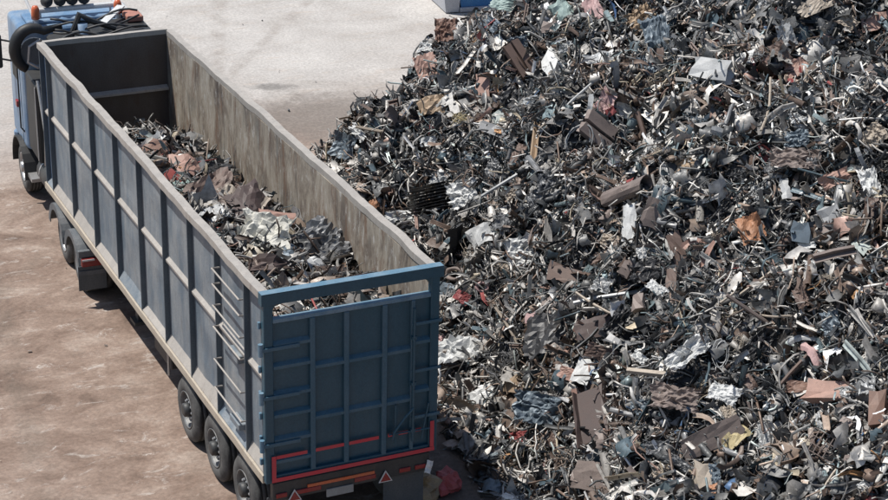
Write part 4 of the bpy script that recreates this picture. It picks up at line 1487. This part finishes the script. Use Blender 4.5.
def piece_mesh(kind, r, l, w_):
    """returns vertices (metres, long axis x, face normal z) and faces"""
    if kind == 'sheet':
        v, f = t_sheet(r, 12, 10, 0.15, thick=0.012, torn=0.05)
        v[:, 2] += 0.05 * np.sin(v[:, 0] * r.uniform(5, 12) + v[:, 1] * r.uniform(-8, 8))
        return v * [l, w_, 0.5 * (l + w_)], f
    if kind == 'curl':
        v, f = t_sheet(r, 8, 5, 0.06, curl=r.uniform(1.6, 2.8), thick=0.014, torn=0.07)
        return v * [l, w_, l], f
    if kind == 'plate':
        v, f = t_sheet(r, 5, 4, 0.03, thick=0.03, torn=0.03)
        return v * [l, w_, 0.5 * (l + w_)], f
    if kind == 'crumple':
        v, f = t_sheet(r, 18, 14, 0.12, thick=0.012, torn=0.06)
        o3 = r.uniform(0, 50, 3)
        for i_ in range(len(v)):
            q = (v[i_, 0] * 3 + o3[0], v[i_, 1] * 3 + o3[1], o3[2])
            h = 0.30 * (0.5 - abs(mnoise.noise(q))) + 0.16 * (0.5 - abs(mnoise.noise((q[0] * 2.3, q[1] * 2.3, q[2])))) + 0.07 * mnoise.noise((q[0] * 5, q[1] * 5, q[2]))
            v[i_, 2] = v[i_, 2] * 0.45 + h
            v[i_, 0] += 0.10 * mnoise.noise((q[0], q[1], q[2] + 7))
            v[i_, 1] += 0.10 * mnoise.noise((q[0], q[1], q[2] + 17))
        return v * [l, w_, 0.5 * (l + w_)], f
    if kind == 'block':
        v, f = t_block(r, 0.085, 0.6)
        return v * [l, w_, min(l, w_)], f
    if kind == 'lump':
        V, F = [], []
        nu, nv = 16, 10
        o3 = r.uniform(0, 50, 3)
        for j in range(nv + 1):
            for i in range(nu):
                a, b_ = math.tau * i / nu, math.pi * j / nv
                d = Vector((math.sin(b_) * math.cos(a), math.sin(b_) * math.sin(a), math.cos(b_)))
                k = 0.5 + 0.28 * mnoise.noise(d * 1.6 + Vector(o3)) + 0.16 * mnoise.noise(d * 4.5 + Vector(o3))
                V.append((d.x * k, d.y * k, d.z * k * 0.75))
        for j in range(nv):
            for i in range(nu):
                F.append((j * nu + i, j * nu + (i + 1) % nu, (j + 1) * nu + (i + 1) % nu, (j + 1) * nu + i))
        return np.array(V) * [l, w_, 0.5 * (l + w_)], F
    if kind == 'roll':
        v, f = t_pipe(r, 0.5, 12, 4, 0.15, 0.9, 0.05)
        return v * [l, w_, w_], f
    if kind == 'bar':
        v, f = t_angle(r, 0.5, 4, 0.25)
        return v * [l, w_, w_], f
    if kind == 'ring':
        v, f = t_ring(r, 0.37, 0.13, 18, 7, 0.02)
        return v * [l, w_, 0.5 * (l + w_)], f
    if kind == 'hoop':
        parts = [t_ring(r, 0.46 * s, 0.022, 22, 4, 0.03) for s in (1.0, 0.92, 0.82)]
        v, f = merge([(p[0] + r.normal(0, 0.03, 3), p[1]) for p in parts])
        return v * [l, w_, 0.5 * (l + w_)], f
    if kind == 'tangle':
        v, f = t_tangle(r, 22)
        return v * [l * 0.9, w_ * 0.9, 0.6 * w_], f
    if kind == 'strip':
        v, f = t_ribbon(r, 9, w_ / l, 0.10, 1.2, 0.8, 0.2)
        return v * l, f
    if kind == 'rod':
        v, f = t_tube(r, 4, 0.5 * w_ / l, 0.03, 0.25, 6)
        return v * l, f
    if kind == 'fins':
        ps = []
        for k in range(9):
            y = -0.5 + k / 8
            v, f = t_sheet(r, 6, 1, 0.03, thick=0.02)
            ps.append((np.stack([v[:, 0], y + v[:, 2] * 0.3, v[:, 1] * 0.45 + 0.05 * np.sin(v[:, 0] * 5)], 1), f))
        v, f = merge(ps)
        return v * [l, w_, 0.5 * w_], f
    if kind == 'lattice':
        ps = []
        for k in range(7):
            a = -0.5 + k / 6
            ps.append(t_tube(r, 1, 0.016, 0, 0, 4, np.array([[a, -0.5, 0], [a, 0.5, 0.02]])))
        for k in range(4):
            a = -0.5 + k / 3
            ps.append(t_tube(r, 1, 0.02, 0, 0, 4, np.array([[-0.5, a, 0.03], [0.5, a, 0.03]])))
        v, f = merge(ps)
        return v * [l, w_, w_], f
    if kind == 'twin':
        v1, f1 = t_block(r, 0.03, 0.5)
        v2, f2 = t_block(r, 0.03, 0.5)
        v, f = merge([(v1 * [1, 0.42, 0.5] + [0, -0.26, 0], f1), (v2 * [1, 0.42, 0.5] + [0, 0.26, 0.04], f2)])
        return v * [l, w_, w_], f
    if kind == 'channel':
        prof = [(-0.5, 0.0), (-0.5, 0.22), (-0.42, 0.24), (-0.40, 0.05), (0.40, 0.05), (0.42, 0.24), (0.5, 0.22), (0.5, 0.0)]
        n = len(prof)
        V, F = [], []
        for i in range(5):
            x = -0.5 + i / 4
            bz = 0.10 * math.sin(3 * x) + r.normal(0, 0.01)
            V += [(x + 0.02 * a, a * (1 + 0.05 * r.normal()), b_ + bz) for a, b_ in prof]
        for i in range(4):
            for k in range(n):
                F.append((i * n + k, i * n + (k + 1) % n, (i + 1) * n + (k + 1) % n, (i + 1) * n + k))
        F += [tuple(range(n))[::-1], tuple(4 * n + k for k in range(n))]
        return np.array(V) * [l, w_, w_], F
    raise ValueError(kind)


NAMES = {'lump': 'rag_bundle', 'sheet': 'scrap_sheet', 'curl': 'curled_sheet', 'plate': 'steel_plate', 'crumple': 'crumpled_sheet', 'block': 'crushed_block', 'roll': 'rolled_sheet',
         'bar': 'folded_bar', 'ring': 'scrap_ring', 'hoop': 'wire_hoop', 'tangle': 'wire_tangle', 'strip': 'metal_strip', 'rod': 'metal_rod',
         'fins': 'finned_radiator', 'lattice': 'lattice_panel', 'twin': 'twin_bar', 'channel': 'channel_section'}


def place_piece(fn, px, py, kind, colour, lpx, wpx, ang, label, cat, seed, lift=0.10, face=0.35, group=None, box_=None, pos=None, grime=0.45):
    """size and angle are read off the photograph; the distance is that of the heap surface the piece lies on"""
    r = np.random.default_rng(seed)
    p = hit(fn, px, py, box_) if pos is None else np.array(pos)
    dist = np.linalg.norm(p - CP)
    s = dist / F_PX
    n = surf_normal(fn, p[None, :2])[0]
    view = (CP - p) / dist
    nn = n * (1 - face) + view * face + r.normal(0, 0.12, 3)
    nn /= np.linalg.norm(nn)
    # image-plane direction of the long axis, laid into the plane of the piece
    right, up = CM[:, 0], CM[:, 1]
    a = R(ang)
    dirw = right * math.cos(a) + up * math.sin(a)
    # stretch so that the foreshortened piece covers the same picture length
    x = dirw - view * (dirw @ nn) / (view @ nn)
    kx = min(np.linalg.norm(x), 1.5)
    x = x / np.linalg.norm(x)
    y = np.cross(nn, x)
    ky = 1.0 / max(0.45, abs(view @ nn)) if kx < 1.15 else 1.0
    l, w_ = max(lpx * s * kx, 0.05), max(wpx * s * min(ky, 1.5), 0.02)
    v, f = piece_mesh(kind, r, l, w_)
    me = bpy.data.meshes.new(NAMES[kind])
    me.from_pydata([tuple(q) for q in v], [], [tuple(int(i) for i in q) for q in f])
    col, met = COLOURS[colour]
    me.materials.append(piece_mat('scrap_' + colour, col, met, 0.6 if met < 0.1 else 0.45, grime))
    if kind in ('ring', 'tangle', 'hoop'):
        for pl in me.polygons:
            pl.use_smooth = True
    o = bpy.data.objects.new(NAMES[kind], me)
    COL.objects.link(o)
    c = p + n * lift
    o.matrix_world = Matrix(((x[0], y[0], nn[0], c[0]), (x[1], y[1], nn[1], c[1]), (x[2], y[2], nn[2], c[2]), (0, 0, 0, 1)))
    tag(o, label, cat, group)
    return o


taken = []
for i, (px, py, kind, colour, lp, wp, ang, label, cat) in enumerate(HEAP):
    if kind is None:
        continue
    place_piece(heap_z, px, py, kind, colour, lp, wp, ang, label, cat, 100 + i, lift=0.14, face=0.42, grime=0.55)
    taken.append((px, py))

# mottled bundles and a white rag on the ground behind the trailer
gz = lambda P: np.zeros(len(P))
place_piece(gz, 423, 492, 'lump', 'bundle_tan', 32, 28, 10, 'mottled brown and yellow bundle on the ground behind trailer', 'bundle', 501, lift=0.08, face=0.3, grime=0.8)
place_piece(gz, 447, 489, 'lump', 'bundle_red', 27, 24, 0, 'mottled red bundle on the ground behind the trailer', 'bundle', 502, lift=0.08, face=0.3, grime=0.6)
place_piece(None or gz, 0, 0, 'sheet', 'white', 13, 6, 75, 'small white rag hanging at the right end of bumper', 'rag', 503, lift=0.0, face=0.9, pos=(2.41, -0.13, 0.99))

# pieces of the load
LB = (0.14, W - 0.14, 0.1, L - 0.1)
LOAD = [
    (268, 250, 'crumple', 'cream', 46, 26, -5, 'big cream-white crumpled bale near the rear of the load', 'bale', 0.16),
    (285, 264, 'curl', 'blue_grey', 34, 14, 5, 'blue-grey curved sheet under the cream-white bale', 'sheet', 0.10),
    (273, 231, 'roll', 'salmon', 30, 12, -8, 'salmon rolled sheet behind the cream-white bale', 'roll', 0.14),
    (318, 256, 'crumple', 'grey', 36, 34, -40, 'grey crumpled sheet right of the cream-white bale', 'sheet', 0.12),
    (340, 262, 'crumple', 'dark', 34, 26, -45, 'black crumpled bag at the right rear of the load', 'bag', 0.12),
    (311, 277, 'curl', 'pale_grey', 20, 10, -50, 'pale grey folded scrap below the black bag', 'scrap', 0.12),
    (240, 220, 'sheet', 'dark_brown', 44, 34, 20, 'large dark brown sheet in the middle of the load', 'sheet', 0.12),
    (212, 200, 'sheet', 'brown', 40, 24, 30, 'brown sheet ahead of the large dark brown sheet', 'sheet', 0.12),
    (155, 162, 'curl', 'rust', 34, 18, -10, 'reddish-brown curved sheet at the front of the load', 'sheet', 0.12),
    (182, 177, 'curl', 'salmon', 34, 16, -20, 'pinkish curved sheet behind the reddish-brown one', 'sheet', 0.12),
    (150, 155, 'strip', 'white', 34, 7, 0, 'white strip at the front of the load', 'strip', 0.16),
    (188, 201, 'crumple', 'teal', 20, 14, 10, 'pale teal foil at the left of the load', 'foil', 0.12),
    (228, 208, 'curl', 'beige', 30, 12, 55, 'beige folded sheet beside the large dark brown sheet', 'sheet', 0.16),
    (239, 187, 'roll', 'white', 18, 9, -30, 'short white tube against the right trailer wall', 'tube', 0.12),
    (250, 199, 'roll', 'pale_grey', 20, 10, -25, 'pale grey tube beside the short white tube', 'tube', 0.12),
    (214, 226, 'sheet', 'pale_grey', 22, 14, 35, 'pale grey torn sheet at the left of the load', 'sheet', 0.14),
    (284, 309, 'bar', 'salmon', 16, 7, -30, 'orange-pink bar seen through the tailgate opening', 'bar', 0.12),
    (268, 276, 'curl', 'dark_brown', 40, 13, -5, 'dark arched sheet in front of the cream-white bale', 'sheet', 0.10),
    (160, 132, 'crumple', 'pale_grey', 18, 12, 20, 'pale crumpled foil at the front end of the load', 'foil', 0.12),
    (205, 178, 'sheet', 'dark', 36, 14, -15, 'black sheet at the right front of the load', 'sheet', 0.12),
    (255, 225, 'strip', 'beige', 30, 4, 35, 'pale strap lying over the large dark brown sheet', 'strap', 0.2),
]
for i, (px, py, kind, colour, lp, wp, ang, label, cat, lift) in enumerate(LOAD):
    place_piece(load_z, px, py, kind, colour, lp * 1.2, wp * 1.25, ang, label, cat, 600 + i, lift=lift + 0.06, face=0.35, box_=LB)

# a further set of mid-sized pieces all over the heap
STOP = (' on ', ' at ', ' in ', ' beside ', ' below ', ' above ', ' near ', ' right of ', ' left of ', ' under ', ' round ', ' framed ', ' standing ', ' lying ',
        ' just ', ' by ', ' hanging ', ' leaning ', ' against ', ' across ', ' low ', ' next ', ' like ')


def short(label):
    cut = min([label.find(k) for k in STOP if k in label] + [len(label)])
    return label[:cut]


ANCHORS = [(h[0], h[1], short(h[7])) for h in HEAP if h[2]]
used_labels = set()


def side_label(look, px, py):
    for ax, ay, nm in sorted(ANCHORS, key=lambda h: (h[0] - px) ** 2 + (h[1] - py) ** 2):
        dx, dy = px - ax, py - ay
        rel = ('right of' if dx > 0 else 'left of') if abs(dx) > abs(dy) else ('below' if dy > 0 else 'above')
        lb = look + ' just ' + rel + ' the ' + nm
        if lb not in used_labels:
            used_labels.add(lb)
            return lb


GEN = [('crumple', 'grey', (14, 30), (9, 18), 'bent grey steel sheet', 'sheet'), ('bar', 'brown', (20, 38), (3, 6), 'rusty folded brown bar', 'bar'),
       ('strip', 'pale_grey', (24, 52), (4, 9), 'pale curling metal strip', 'strip'), ('crumple', 'pale_grey', (12, 26), (9, 16), 'pale crumpled metal sheet', 'sheet'),
       ('rod', 'beige', (26, 60), (2, 3), 'thin pale metal rod', 'rod'), ('sheet', 'brown', (14, 30), (8, 16), 'dull brown torn plate', 'plate'),
       ('crumple', 'dark', (20, 40), (12, 22), 'black crumpled sheet', 'sheet'), ('tangle', 'grey', (22, 38), (16, 26), 'grey wire tangle', 'wire'),
       ('crumple', 'white', (9, 20), (7, 13), 'white crumpled scrap', 'scrap'), ('block', 'brown_grey', (8, 16), (6, 12), 'grey-brown crushed block', 'block'),
       ('strip', 'brown_grey', (22, 48), (5, 10), 'grey-brown twisted strip', 'strip'), ('crumple', 'beige', (12, 24), (7, 13), 'dusty beige torn sheet', 'sheet'),
       ('tangle', 'beige', (20, 34), (14, 22), 'pale wire tangle', 'wire'), ('roll', 'grey', (14, 28), (4, 8), 'dented grey pipe', 'pipe'),
       ('crumple', 'blue_grey', (14, 28), (9, 16), 'blue-grey crumpled sheet', 'sheet')]
gr = np.random.default_rng(404)
count = 0
while count < 175:
    px, py = gr.uniform(345, 880), gr.uniform(8, 492)
    p = hit(heap_z, px, py)
    if p[2] < 0.25 or p[0] < 3.2 or min((px - a) ** 2 + (py - b) ** 2 for a, b in taken) < 17 ** 2:
        continue
    if px < 440 and py > 140:
        continue
    kind, colour, lr, wr, look, cat = GEN[count % len(GEN)]
    place_piece(heap_z, px, py, kind, colour, gr.uniform(*lr), gr.uniform(*wr), gr.uniform(-90, 90), side_label(look, px, py), cat,
                2000 + count, lift=0.12, face=0.3, group='loose scrap pieces on the heap', grime=0.6)
    taken.append((px, py))
    count += 1

# ------------------------------------------------------------------ litter on the ground
def make_litter():
    r = np.random.default_rng(31)
    n = 1500
    a = np.stack([r.uniform(3.0, 9, n), r.uniform(-3, 20, n)], 1)
    d = poly_dist(a)
    a = a[(d < 0) & (d > -0.55 - 1.2 * r.random(n) ** 4)]
    b = np.stack([r.uniform(-9, 14, 110), r.uniform(0, 34, 110)], 1)
    P = np.concatenate([a, b])
    pos = np.c_[P, np.full(len(P), 0.01)]
    nrm = np.tile([0, 0, 1.0], (len(P), 1))
    sp = [(T_SHEET, 0.5, 0.5, uni(0.02, 0.12, (1, 0.8, 0.3), 2.5), 0.15, (0, 0.012)), (T_RIB, 0.25, 0.25, iso(0.04, 0.22, 2.0), 0.1, (0, 0.012)),
          (T_BLOCK, 0.25, 0.25, uni(0.015, 0.08, (1, 0.8, 0.7), 2.5), 0.2, (0, 0.012))]
    V, LI, LS, C, nb = bulk(sp, pos, nrm, r)
    o = mesh_from('ground_litter', V, LI, LS, C, M['scrap'])
    tag(o, 'small scrap bits scattered on the ground round the heap', 'litter', kind='stuff')


make_litter()
